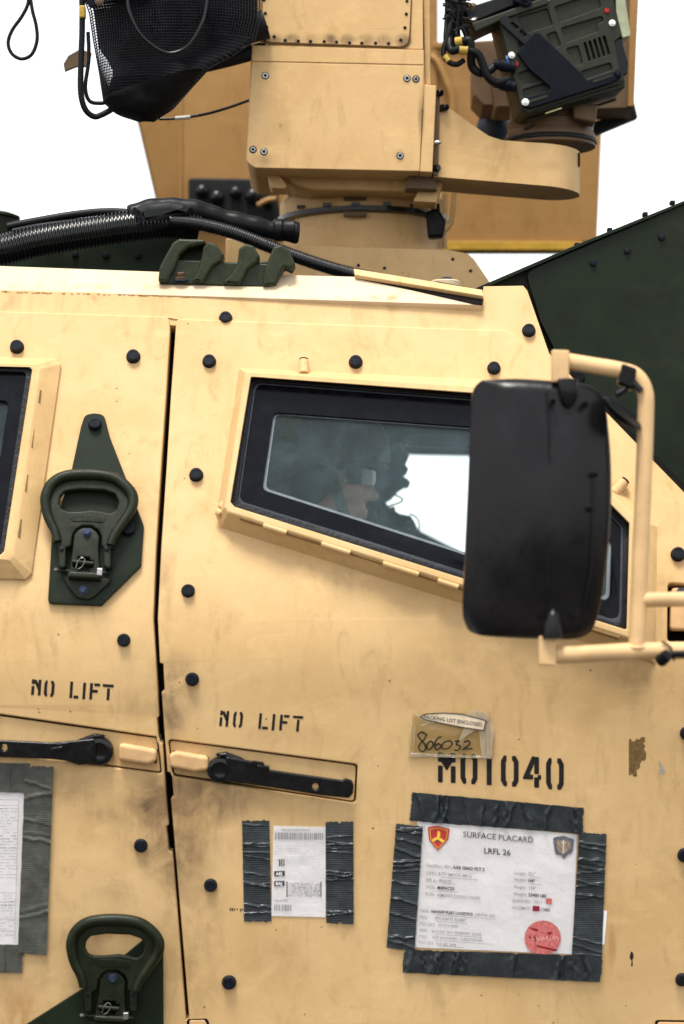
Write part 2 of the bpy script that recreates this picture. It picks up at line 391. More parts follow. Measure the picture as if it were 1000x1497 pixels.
def glass_mat():
    m, t, b, out = mat_new('armoured glass with dust and painted sky haze'); t.nodes.remove(b)
    pos = N_(t, 'ShaderNodeNewGeometry').outputs['Position']
    tr = N_(t, 'ShaderNodeBsdfTransparent'); tr.inputs[0].default_value = (.94, .99, .99, 1)
    gl = N_(t, 'ShaderNodeBsdfGlossy'); gl.inputs['Roughness'].default_value = .02
    di = N_(t, 'ShaderNodeBsdfDiffuse'); di.inputs[0].default_value = (.36, .56, .62, 1)  # teal veil paints the sky's reflected haze over the dusty pane
    fr = N_(t, 'ShaderNodeFresnel'); fr.inputs[0].default_value = 1.27
    m1 = N_(t, 'ShaderNodeMixShader'); m2 = N_(t, 'ShaderNodeMixShader')
    sm = noise_(t, pos, 11, 6, .6, 1.); sp = noise_(t, scaled(t, pos, (1, 1, 1)), 260, 2, .5)
    fac = rampv(t, sm, .35, .75, .02, .055)
    t.links.new(fac, m1.inputs[0]); t.links.new(tr.outputs[0], m1.inputs[1]); t.links.new(di.outputs[0], m1.inputs[2])
    t.links.new(fr.outputs[0], m2.inputs[0]); t.links.new(m1.outputs[0], m2.inputs[1]); t.links.new(gl.outputs[0], m2.inputs[2])
    t.links.new(m2.outputs[0], out.inputs[0]); return m
M_glass = glass_mat()
def clear_mat(name, tint, dif, fac, rough=.08, crinkle=.6, ior=1.5):
    m, t, b, out = mat_new(name); t.nodes.remove(b)
    pos = N_(t, 'ShaderNodeNewGeometry').outputs['Position']
    tr = N_(t, 'ShaderNodeBsdfTransparent'); tr.inputs[0].default_value = (*tint, 1)
    gl = N_(t, 'ShaderNodeBsdfGlossy'); gl.inputs['Roughness'].default_value = rough
    di = N_(t, 'ShaderNodeBsdfDiffuse'); di.inputs[0].default_value = (*dif, 1)
    bp = N_(t, 'ShaderNodeBump'); bp.inputs['Strength'].default_value = crinkle; bp.inputs['Distance'].default_value = .004
    t.links.new(noise_(t, pos, 45, 5, .6, 1), bp.inputs['Height']); t.links.new(bp.outputs[0], gl.inputs['Normal'])
    fr = N_(t, 'ShaderNodeFresnel'); fr.inputs[0].default_value = ior; t.links.new(bp.outputs[0], fr.inputs['Normal'])
    m1 = N_(t, 'ShaderNodeMixShader'); m2 = N_(t, 'ShaderNodeMixShader'); m1.inputs[0].default_value = fac
    t.links.new(tr.outputs[0], m1.inputs[1]); t.links.new(di.outputs[0], m1.inputs[2])
    t.links.new(fr.outputs[0], m2.inputs[0]); t.links.new(m1.outputs[0], m2.inputs[1]); t.links.new(gl.outputs[0], m2.inputs[2])
    t.links.new(m2.outputs[0], out.inputs[0]); return m
M_film = clear_mat('clear plastic film', (.975, .95, .82), (.55, .45, .20), .15)
M_filmw = clear_mat('crumpled clear film', (.97, .95, .9), (.70, .60, .45), .28)
M_lens = clear_mat('goggle lens', (.38, .42, .42), (.05, .05, .05), .1, .02, 0)
M_eye = plain('eye', (.25, .2, .18), .3)
M_sillshade = plain('painted sill shadow', (.22, .13, .05), .8)  # brown standing for the shadow under the sill lip

# ------------------------------------------------------------------ bolts (shared meshes)
def bolt_mesh(name, prof, mat, seg=20, hexr=None, hexh=None):
    bm = lathe_bm(Vector((0, 0, 0)), [(r*S, z*S) for r, z in prof], seg)
    if hexr: bm = merge(bm, lathe_bm(Vector((0, 0, 0)), [(hexr*S, hexh[0]*S), (hexr*S, (hexh[1]-1)*S), (hexr*.9*S, hexh[1]*S)], 6))
    bmesh.ops.recalc_face_normals(bm, faces=bm.faces)
    me = bpy.data.meshes.new(name); bm.to_mesh(me); bm.free(); finish(me, mat, 30); return me
B_cap = bolt_mesh('bolt', [(10.5, -2), (10.5, 1.5), (9.8, 2.5), (9.3, 3), (9.0, 8), (8.2, 9.2), (5.5, 9.4), (5.2, 8.7), (.3, 8.7)], M_bolt, 22)
B_hex = bolt_mesh('hex_bolt', [(7, -1), (7, 1), (6.5, 1.8)], M_blueb, 18, 5.2, (1.5, 6.5))
B_small = bolt_mesh('small_bolt', [(5.6, -1), (5.4, 2), (4.5, 4), (2, 4.6)], M_bolt, 14)
B_ring = bolt_mesh('socket_bolt', [(4.7, -1), (4.7, 1.2), (4.2, 1.6), (2.8, 1.6), (2.5, 1.0)], M_silver, 20)
for p_ in [p for p in B_ring.polygons if p.center.z > .0009 and len(p.vertices) > 4]: pass
B_seat = bolt_mesh('bolt_seat', [(6.2, -1), (6.2, .25), (.3, .3)], M_bolt, 20)
B_sock = bolt_mesh('bolt_socket', [(2.5, 0), (2.5, 1.9), (.3, 1.9)], M_void, 6)
B_dark = bolt_mesh('rivet', [(2.9, -1), (2.7, .9), (1.6, 1.5), (.3, 1.6)], M_bolt, 10)
B_white = bolt_mesh('white_bolt', [(5.5, -1), (5.5, 1.5), (5, 2), (3, 2), (2.6, 4), (.3, 4.2)], M_white, 18)
B_redb = bolt_mesh('red_bolt', [(4, -1), (4, 1.5), (3.4, 2.3), (.3, 2.4)], M_red, 14)

# ------------------------------------------------------------------ ground
bm = bmesh.new(); bmesh.ops.create_grid(bm, x_segments=4, y_segments=4, size=1500); g = mk('ground', bm, M_ground, None, kind='structure')
g.location.z = 0
g['label'] = 'flat tarmac ground under the parked truck'

# ================================================================== THE TRUCK
truck = thing('armored_truck', 'sand coloured armoured military truck with bolted doors and a dark green windshield armour panel', 'truck', (0, .9, 0))
P = truck
edge_f = [(257, 482), (250, 580), (244, 680), (236, 800), (231, 905), (234, 969), (239, 971), (241, 1008), (236.5, 1012), (243, 1100), (245, 1128), (251.5, 1130), (254, 1163), (250, 1167), (258, 1260), (277, 1489), (270, 1491), (270, 1500), (272, 1620)]
edge_r = [(249, 482), (243, 580), (236, 680), (228.5, 800), (224.5, 905), (228, 960), (233, 1047), (230, 1050), (232.5, 1083), (238, 1087), (243, 1163), (247, 1205), (243.5, 1208), (247, 1243), (252, 1246), (254, 1260), (272, 1489), (281, 1620)]
W_in = rnd([(366, 550), (735, 578), (920, 764), (916, 922), (336, 736)], 5)
R_in = rnd([(-90, 532), (46, 536), (4, 812), (-90, 806)], 5)
rec_f = rnd([(238, 1078), (523, 1117), (520, 1174), (248, 1133)], 6)
rec_f = [(240.5, 1079)] + [q for q in rnd([(240.5, 1079, 0), (523, 1117), (520, 1174), (247, 1133, 0)], 6)][1:]
# doors with real openings
fd = [(258, 467, 7)] + [(735, 484), (752, 489), (800, 538), (808, 545), (1100, 836), (1100, 1620)] + edge_f[::-1]
def shrink(p, cx, cy, k): return [(cx+(x-cx)*k, cy+(y-cy)*k) for x, y in p]
hole_w = rnd([(374, 558), (730, 586), (908, 768), (905, 908), (346, 730)], 5)
recF = rnd([(245.5, 1080), (523, 1117), (520, 1174), (253, 1134)], 6)
hinge = rnd([(976, 853), (1060, 858), (1060, 940), (975, 938)], 6)
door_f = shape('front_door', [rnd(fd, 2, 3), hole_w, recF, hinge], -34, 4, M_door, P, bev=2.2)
door_f['label'] = 'front door with the quadrilateral window'
rd = [(-120, 452), (247, 464, 7)] + edge_r + [(-120, 1620)]
hole_r = rnd([(-80, 542), (38, 545), (-2, 800), (-80, 796)], 5)
recR = rnd([(-80, 1032), (231, 1077), (237, 1131), (-80, 1090)], 4)
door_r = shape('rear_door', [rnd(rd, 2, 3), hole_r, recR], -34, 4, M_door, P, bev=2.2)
door_r['label'] = 'rear door partly cut off at the left'
# body frame above and behind the doors
bf = [(-120, 420), (250, 429), (704, 446), (707, 418), (765, 418), (771, 424), (803, 516), (1100, 826), (1100, 830), (808, 539), (752, 486), (735, 481), (600, 478), (254, 463.5), (240, 461), (-120, 449)]
top = shape('body_frame', [[(-120, 420), (250, 429), (704, 446.5), (707, 418), (765, 417), (771, 424), (803, 516), (1100, 822), (1100, 980), (700, 700), (-120, 560)]], -30, -1, M_door, P, bev=1.5)
# cut the frame back to a band so that door windows stay open is done by depth: the band ends under the doors
bpy.data.objects.remove(top)
top = shape('body_frame', [[(-120, 420), (250, 429), (704, 446.5), (707, 418), (765, 417), (771, 424), (803, 516), (1100, 822), (1100, 860), (802, 562), (735, 505), (275, 480), (262, 476), (240, 475), (225, 478), (-120, 468)]], -30, -1, M_door, P, bev=1.2)
lin_w = rnd([(372, 556), (732, 584), (912, 766), (908, 912), (342, 732)], 5)
liner = shape('door_seal', [[(-120, 440), (780, 470), (1100, 790), (1100, 1620), (-120, 1620)], lin_w, rnd([(-85, 540), (40, 543), (0, 803), (-85, 798)], 5)], -60, -36, M_void, P)
# thin seam step above the door, bleached overlay
shape('seam_strip', [(-120, 451), (240, 461.5), (262, 465), (735, 482), (752, 487), (803, 539), (801, 541), (750, 489.5), (735, 484.5), (262, 467.5), (240, 464), (-120, 453.5)], -1, 1.2, M_door, P)
# rust weld line
wp = []
random.seed(3)
bmw = bmesh.new()
for k in range(110):
    x = -110+ k*7.4 + random.uniform(-2, 2)
    if x > 700: break
    if random.random() < .25: continue
    y = 427.5+ .0277*(x-60)+random.uniform(-.6, .6)
    tube_bm([HULL(x, y, 0), HULL(x+random.uniform(3, 9), y+.2, 0)], .0007*random.uniform(.5, 1.1), 6, bm=bmw)
mk('rusty_weld', bmw, M_rustm, P, kind='stuff')
# roof chamfer and deck
ch0 = HULL(60, 428); CHN = Vector((0, -cos(radians(42)), sin(radians(42))))
def CH(px, py, h=0):
    d = ray(px, py); p = HULL(300, 430); t = (p-CAM).dot(CHN)/d.dot(CHN); return CAM+d*t+CHN*(h*S)
CH.n = CHN; CH.sc = S
shape('roof_edge', [(-120, 384), (236, 397), (517, 404), (700, 441), (704, 446), (300, 433), (-120, 423)], -14, 0, M_roof, P, CH, bev=1.2)
ZR = CH(236, 398).z; YR = CH(236, 398).y
bm = box_bm(((-.1), YR+1.0, ZR-.075), (2.9, 1.98, .04)); roof = mk('roof_deck', bm, plain('black unseen deck colour', (.02, .02, .018), .95), P)  # unseen deck, made black to keep bounce light off the turret underside
RP = PL(YR+.03)
shape('roof_flange', [(517, 399), (705, 430), (706, 439), (519, 408)], 1, 9, M_door, P, CH, bev=.8)
shape('flange_gap', [(519, 407.5), (707, 438), (705, 446.5), (696, 446), (600, 424)], .6, 1.6, M_void, P, CH)
# ---- window frames
def frustum(name, outer, front, inner, hf, hb_, mat, parent, depth=-30):
    """window surround: sloped outer sides from outer (on the skin) to front (proud), then back down the inner opening"""
    bm = bmesh.new(); n = len(outer)
    def ring(P_, h): return [bm.verts.new((x, -y, h)) for x, y in P_]
    def lerp(a, b, t): return [((1-t)*x+t*u, (1-t)*y+t*v) for (x, y), (u, v) in zip(a, b)]
    R = [ring(outer, 2), ring(outer, hb_), ring(lerp(outer, front, .94), hf-1.5), ring(lerp(front, inner, .12), hf), ring(lerp(front, inner, .88), hf), ring(lerp(front, inner, .985), hf-1), ring(inner, hf-2.5), ring(inner, 2)]
    for a, b in zip(R, R[1:]):
        for k in range(n): bm.faces.new((a[k], a[(k+1) % n], b[(k+1) % n], b[k]))
    for k in range(n): bm.faces.new((R[-1][k], R[-1][(k+1) % n], R[0][(k+1) % n], R[0][k]))
    mapbm(bm, HV, False); return mk(name, bm, mat, parent, 25)
def dense(P_, n=14):
    out = []
    for i in range(len(P_)):
        a, b = P_[i], P_[(i+1) % len(P_)]
        out.append(a)
        for k in range(1, n): out.append((a[0]+(b[0]-a[0])*k/n, a[1]+(b[1]-a[1])*k/n))
    return out
def crn(p, r, n=5):
    """round each corner into exactly n+1 points, so that nested outlines keep the same count"""
    return rnd(p, r, n)
Fo = [(350, 538), (741, 556), (962, 770), (960, 974), (322, 772), (316, 756)]
Ff = [(359, 543.5), (738, 567.5), (933, 761), (929, 935), (334, 748), (329, 741)]
Fi = [(367, 551), (735, 578), (920, 765), (916, 921), (343, 741), (337, 734)]
win = frustum('window_frame', dense(crn(Fo, 3), 3), dense(crn(Ff, 3), 3), dense(crn(Fi, 3), 3), 40, 3, M_door, P)
win['label'] = 'front door window surround with sloped sill'
Ro = [(-95, 519), (81, 525), (89, 532), (46, 838), (37, 847), (-95, 842)]
Rf = [(-95, 527), (56, 533), (60, 539), (19, 813), (14, 819), (-95, 812)]
Ri = [(-93, 534), (43, 537), (47, 541), (6, 806), (1, 811), (-93, 805)]
winr = frustum('window_frame', dense(crn(Ro, 3), 3), dense(crn(Rf, 3), 3), dense(crn(Ri, 3), 3), 30, 9, M_door, P)
winr['label'] = 'rear door window surround, cut off at the left'
# black seal round the glass, border and panes
shape('window_seal', [crn(Fi, 2), rnd([(373, 558), (732, 586), (911, 769), (907, 910), (348, 733)], 10)], 12, 23, M_seal, win, bev=1)
clearF = rnd([(401, 603), (724, 627), (893, 792), (890, 878), (384, 716)], 10)
shape('window_border', [rnd([(369, 554), (734, 582), (916, 767), (912, 916), (341, 735)], 5), clearF], 9, 15, M_frit, win, bev=.8)
shape('glass_edge', [rnd([(371, 557), (733, 584), (913, 768), (909, 912), (345, 735)], 10), rnd([(376, 561.5), (731, 589), (907, 770.5), (904, 904), (351, 732)], 12)], 15, 17.5, plain('grey glass edge', (.045, .05, .062), .15, bumpv=0), win, bev=.8)
shape('window_pane', clearF, 5, 8.5, M_glass, win)
shape('bevelled_edge', [clearF, rnd([(404, 606.5), (723, 630), (888, 793), (885, 873), (389, 714)], 9)], 9, 9.8, plain('pale glass bevel', (.16, .19, .20), .2, bumpv=0), win)
shape('window_seal', [crn(Ri, 2), rnd([(-90, 541), (38, 544), (0, 799), (-90, 794)], 6)], 12, 23, M_seal, winr, bev=1)
clearR = rnd([(-80, 584), (13, 586), (-14, 760), (-80, 757)], 8)
shape('window_border', [rnd([(-92, 536), (44, 539), (4, 808), (-92, 803)], 4), clearR], 9, 15, M_frit, winr, bev=.8)
shape('window_pane', clearR, 5, 8.5, M_glass, winr)
# slots and clip notches in the surrounds
for (x, y, a, b) in ((57, 579, -3, 18), (46.5, 641, -3, 26), (37.5, 706, -3, 24), (28, 772, -3, 26)):
    sx = -b*.11
    shape('slot_recess', [(x-2-sx/2, y-b/2), (x+2.5-sx/2, y-b/2), (x+2.5+sx/2, y+b/2), (x-2+sx/2, y+b/2)], 22, 27.6-(0), M_patch, winr, bev=.3)
tube('sill_shadow', [(352, 757, 37), (905, 757+553*.3175, 37)], 3.4, M_sillshade, win, HULL, 24, 8)  # dark rod along the lip, coloured to read as the shadow beneath it
for x0, w_ in ((385, 34), (470, 42), (560, 52), (640, 30)):
    y0 = 757.5+(x0-352)*.3175
    tube('sill_clip', [(x0, y0, 37), (x0+w_, y0+w_*.3175, 37)], 4.4, M_door, win, HULL, 2, 8)
# corner weld lumps
for (x, y, r) in ((328, 747, 9), (336, 755, 7), (322, 756, 7)):
    bm = bmesh.new(); bmesh.ops.create_icosphere(bm, subdivisions=2, radius=r*S)
    c = HULL(x, y, 18)
    for v in bm.verts: v.co = c + v.co*(1+.25*noise.noise(v.co*300))
    mk('weld_lump', bm, M_hand, win)
# drain nipples
def nipple(x, y, dx, dy, r=6):
    HULL = HV; L = [HULL(x, y, 20), HULL(x+dx*.5, y+dy*.5, 16), HULL(x+dx, y+dy, 14)]
    a = mk('drain_nipple', tube_bm(L, r*S, 14), M_hand, win)
    mk('nipple_bore', tube_bm([HULL(x+dx*.95, y+dy*.95, 15), HULL(x+dx*1.18, y+dy*1.18, 15)], r*.85*S, 12), M_void, win)
nipple(444, 547, 0, -19, 8); nipple(896, 722, 16, -17, 8)
# faded sticker and drops on the glass
st = shape('glass_sticker', rnd([(404, 606), (439, 608), (437, 643), (402, 641)], 1), 10, 10.3, clear_mat('faint sticker film', (.88, .92, .9), (.3, .32, .28), .02, .3, 0, 1.08), win)
bm = bmesh.new()
for k in range(11):
    y = 609+k*3.6; x0 = 408+random.uniform(-1, 3)+(5 if k > 5 else 0); L = random.uniform(14, 26) if k % 3 else 12
    x = x0
    while x < min(x0+L, 436):
        w_ = random.uniform(2, 6); h_ = .9
        vs_ = [bm.verts.new(HULL(a, b, 10.6)) for a, b in ((x, y+.05*(x-404)), (x+w_, y+.05*(x+w_-404)), (x+w_, y+h_+.05*(x+w_-404)), (x, y+h_+.05*(x-404)))]
        bm.faces.new(vs_); x += w_+1.2
mk('faint_print', bm, plain('dark faint print', (.03, .035, .03), .7), win, kind='stuff')
bm = bmesh.new()
for k in range(80):
    if k % 2: x = random.uniform(575, 690); y = 652+random.gauss(0, 5)+.05*(x-600)
    else: x = random.uniform(480, 690); y = 716+(x-384)*.317-random.uniform(3, 22)
    r = random.uniform(.25, .6)
    bm.faces.new([bm.verts.new(HV(x+r*cos(a)*1.5, y+r*sin(a), 9.2)) for a in [i*pi/3 for i in range(6)]])
mk('water_drop', bm, plain('pale dried drops', (.16, .19, .20), .3), win, kind='stuff')
# ---- sub plates of the handle recesses
shape('recess_plate', rnd([(247.5, 1082.5), (520.5, 1119.5), (517.5, 1171.5), (255, 1131.5)], 5), -8, -1.5, M_door, door_f, bev=1)
shape('recess_plate', rnd([(-80, 1036), (229, 1079.5), (234.5, 1128.5), (-80, 1087)], 3), -8, -1.5, M_door, door_r, bev=1)
shape('hinge_block', rnd([(982, 859), (1060, 862), (1060, 922), (980, 920)], 6), -20, 6, M_hand, door_f, bev=3)
inst('hinge_bolt', B_hex, frame_at(996, 866, h=6), door_f)
shape('lower_latch_plate', rnd([(273, 1489), (303, 1488), (306, 1494), (308, 1560), (274, 1560)], 4), 3.2, 4.4, M_void, door_f, bev=.3)
shape('lower_latch_face', rnd([(277, 1492), (299, 1491.5), (302, 1497), (303, 1560), (278, 1560)], 3), 4, 6.4, M_hand, door_f, bev=1)
shape('lower_hinge_gap', rnd([(957, 1490), (1040, 1491), (1040, 1560), (956, 1560)], 5), 3.2, 4.4, M_void, door_f, bev=.3)
shape('lower_hinge_block', rnd([(962, 1495), (1040, 1496), (1040, 1560), (961, 1560)], 4), 4, 10, M_hand, door_f, bev=1.5)
# ---- hull bolts
for x, y in ((25, 508), (195, 522), (181, 936), (206, 1236)): inst('bolt', B_cap, frame_at(x, y, h=4, rot=random.random()) @ Matrix.Scale(random.uniform(.93, 1.05), 4), door_r)
for x, y in ((306, 529), (520, 530), (722, 539), (287, 695), (275, 864), (281, 993), (308, 1294), (335, 1436), (991, 811), (1001, 1250), (997, 1432), (1004, 1072)):
    inst('bolt', B_cap, frame_at(x, y, h=4, rot=random.random()) @ Matrix.Scale(random.uniform(.93, 1.05), 4), door_f)
inst('bolt', B_cap, frame_at(773, 484, h=-1), top); inst('bolt', B_cap, frame_at(330, 466, h=-1), top)
# ---- stencils
def stroke(pts, w):
    P_ = [Vector(p) for p in pts]; L = []; R = []
    for i, p in enumerate(P_):
        if i == 0: d = (P_[1]-p).normalized(); m = Vector((-d.y, d.x)); k = 1
        elif i == len(P_)-1: d = (p-P_[i-1]).normalized(); m = Vector((-d.y, d.x)); k = 1
        else:
            d1 = (p-P_[i-1]).normalized(); d2 = (P_[i+1]-p).normalized(); n1 = Vector((-d1.y, d1.x)); n2 = Vector((-d2.y, d2.x)); m = (n1+n2).normalized(); k = 1/max(.5, m.dot(n1))
        L.append(p+m*w/2*k); R.append(p-m*w/2*k)
    return [(v.x, v.y) for v in L+R[::-1]]
def glyph(ch, w, h, s_):
    a = s_/2; r = w*.3
    if ch in 'O0':
        return [[(w/2-.55*s_-a*.2, a), (w*.25, a), (a, h*.2), (a, h*.8), (w*.25, h-a), (w/2-.55*s_, h-a)], [(w/2+.45*s_, a), (w*.75, a), (w-a, h*.2), (w-a, h*.8), (w*.75, h-a), (w/2+.45*s_, h-a)]]
    if ch == 'N': return [[(a, 0), (a, h*.30)], [(a, h*.42), (a, h)], [(a+s_*.6, h*.05), (w-a, h*.62)], [(w-a, 0), (w-a, h)]]
    if ch == 'L': return [[(a, 0), (a, h)], [(a+s_*.9, h-a), (w, h-a)]]
    if ch in 'I1': return [[(w/2, 0), (w/2, h)]]
    if ch == 'F': return [[(a, 0), (a, h)], [(a+s_*.9, a), (w, a)], [(a+s_*.5, h*.48), (w*.82, h*.48)]]
    if ch == 'T': return [[(0, a), (w, a)], [(w*.55, a+s_*.9), (w*.55, h)]]
    if ch == 'M': return [[(a, 0), (a, h*.32)], [(a, h*.44), (a, h)], [(w-a, 0), (w-a, h*.32)], [(w-a, h*.44), (w-a, h)], [(a, h*.12), (w/2, h*.46), (w-a, h*.12)], [(a*2, h*.06), (w/2, h*.36), (w-a*2, h*.06)]]
    if ch == '4': return [[(w*.62, 0), (a, h*.66), (w*.55, h*.66)], [(w*.74, 0), (w*.74, h*.56)], [(w*.74, h*.66), (w*.74, h)], [(w*.8, h*.66), (w, h*.66)]]
def stencil(name, text, parent, shear=-.03, M=HULL, rr=.9):
    bms = []; jit = random.Random(len(text))
    for ch, x0, y0, w, h, s_, sl_ in text:
        for st_ in glyph(ch, w, h, s_):
            P_ = stroke(st_, s_); P_ = rnd(P_, s_*.22, 3)
            P_ = [(x0+x+shear*(y-h/2)+jit.uniform(-.08, .08), y0+y+sl_*x+jit.uniform(-.08, .08)) for x, y in P_]
            bms.append(shape_bm([P_], 4.05, 4.4))
        mk('stencil_letter', mapbm(merge(*bms), M), M_stencil, parent); bms = []
sl1 = .07
stencil('no_lift_lettering', [('N', 321.5, 1038, 13, 23, 3.9, sl1), ('O', 341, 1039.5, 14, 23, 3.9, sl1), ('L', 378.5, 1042, 14, 23, 3.9, sl1), ('I', 397, 1043, 6, 24, 4, sl1), ('F', 409, 1044, 13.5, 23, 3.9, sl1), ('T', 427.5, 1045.5, 15, 23, 3.9, sl1)], door_f, -.09)
stencil('no_lift_lettering', [('N', 46.5, 992.5, 14, 23, 4.3, sl1), ('O', 65, 994, 15, 23.5, 4.3, sl1), ('L', 102.5, 996, 13, 24, 4.2, sl1), ('I', 120.5, 997.5, 6, 24, 4.3, sl1), ('F', 131.5, 998, 14.5, 24, 4.3, sl1), ('T', 150, 999.5, 16, 23, 4.2, sl1)], door_r, -.07)
s4 = .05
stencil('number_lettering', [('M', 640, 1099, 26, 44, 7.2, s4), ('0', 673, 1101, 25, 44, 7.2, s4), ('1', 711, 1103, 8, 44, 7.4, s4), ('0', 732, 1103.5, 26, 45, 7.2, s4), ('4', 765, 1105, 26, 45, 7.2, s4), ('0', 798, 1107, 26, 46, 7.2, s4)], door_f, 0.0)
# chips, scuffs
patch = [(919, 1081), (921, 1079), (924, 1083), (928, 1083), (930, 1079), (934, 1081), (937, 1077), (942, 1077), (943, 1083), (940, 1086), (943, 1090), (941, 1094), (944, 1100), (944, 1108), (941, 1112), (938, 1111), (935, 1117), (935, 1122), (930, 1125), (931, 1134), (926, 1135), (924, 1131), (919, 1133)]
shape('chipped_paint', patch, 4.05, 4.35, M_patch, door_f)
shape('chipped_paint', [(962, 1111), (967, 1118), (972, 1128), (971, 1131), (963, 1131), (964, 1122)], 4.05, 4.3, plain('grey scuff', (.30, .27, .23), .6), door_f)
shape('scratch_mark', [(922, 1390), (925, 1392), (926, 1398), (924, 1403), (925, 1410), (922, 1412), (923, 1404), (920, 1399)], 4.05, 4.3, M_stencil, door_f)
bm = bmesh.new()
for k in range(34):
    x, y = random.choice(((random.uniform(395, 1000), random.uniform(995, 1490)), (random.uniform(260, 660), random.uniform(600, 1490)), (random.uniform(0, 230), random.uniform(880, 1490))))
    if 560 < x < 890 and 1150 < y < 1445 or 350 < x < 525 and 1190 < y < 1355 or 320 < y < 790 and x > 330 or x < 90 and y > 1110: continue
    r = random.uniform(.5, 1.6); n = 6
    bm.faces.new([bm.verts.new(HULL(x+r*random.uniform(.5, 1.4)*cos(i*2*pi/n), y-r*random.uniform(.5, 1.5)*sin(i*2*pi/n), 4.2)) for i in range(n)])
mk('paint_chip', bm, M_patch, door_f, kind='stuff')
bm = bmesh.new()
for k, (x, h_) in enumerate(((336, 5), (339, 5), (342, 4), (346, 2.5), (351, 5), (353.5, 3))):
    for i in (0,):
        bm.faces.new([bm.verts.new(HULL(a, b, 4.3)) for a, b in ((x, 1326+k*.3), (x+1.6, 1326.4+k*.3), (x+1.8, 1326+h_+k*.3), (x+.2, 1326+h_+k*.3))])
mk('pen_mark', bm, M_stencil, door_f)

# ---- door lever handles
def lever(flip, cx, cy, arm_top, arm_bot, knob, parent, R=19):
    hub = lathe('door_handle', HULL(cx, cy, -2), [(r*S, z*S) for r, z in ((R*.9, 0), (R, 4), (R, 14), (R*.93, 18), (R*.72, 20), (R*.62, 20), (R*.56, 13), (R*.3, 12), (.3, 12))], M_steel, parent, 36, hull_n(cx, cy))
    pts = arm_top+arm_bot[::-1]
    shape('lever_arm', [rnd(pts, 4, 4)]+hole_l[flip], 8, 18, M_steel, hub, bev=2, res=2)
    d = 1 if flip == 0 else -1
    # rounded shroud round the hub running into the arm
    shape('hub_shroud', rnd([(cx-d*12, cy-20), (cx+d*8, cy-24), (cx+d*30, cy-16), (cx+d*52, cy-2), (cx+d*54, cy+14), (cx+d*30, cy+22), (cx+d*10, cy+18), (cx+d*20, cy), (cx+d*8, cy-16)], 5), 2, 17, M_steel, hub, bev=3.5)
    shape('spring_clip', rnd([(cx+d*46, cy-12), (cx+d*64, cy-9), (cx+d*64, cy-2), (cx+d*46, cy-5)], 2), 10, 20, M_steel, hub, bev=1)
    shape('spring_clip', rnd([(cx+d*54, cy-6), (cx+d*72, cy-3), (cx+d*72, cy+3), (cx+d*54, cy)], 2), 6, 22, M_steel, hub, bev=1)
    k = shape('handle_stop', rnd(knob, 7, 6), -3, 17, M_hand, hub, bev=5, res=4)
hole_l = {0: [ell(461, 1150, 4.6)], 1: [ell(6.5, 1093, 4.2, 5)]}
lever(0, 322, 1124, [(330, 1106), (372, 1114), (395, 1126), (500, 1141), (505, 1138), (514, 1141), (517, 1148)], [(330, 1142), (362, 1146), (395, 1151), (470, 1163), (510, 1167), (516, 1160)], [(247, 1103), (258, 1099), (304, 1107), (305, 1126), (285, 1129), (249, 1122)], door_f)
lever(1, 146, 1097, [(140, 1080), (110, 1083), (75, 1086), (-90, 1078), (-95, 1082)], [(140, 1114), (113, 1112), (75, 1110), (-90, 1103), (-95, 1100)], [(174, 1089), (181, 1088), (229, 1097), (228, 1113), (216, 1118), (173, 1112)], door_r, R=21)
shape('stop_slot', [(176, 1088), (182, 1087), (231, 1096), (229, 1116), (226, 1116), (226, 1099), (180, 1091)], -1.4, -.6, M_void, door_r)
shape('stop_slot', [(253, 1097), (303, 1105), (306, 1108), (304, 1112), (252, 1102)], -1.4, -.6, M_void, door_f)

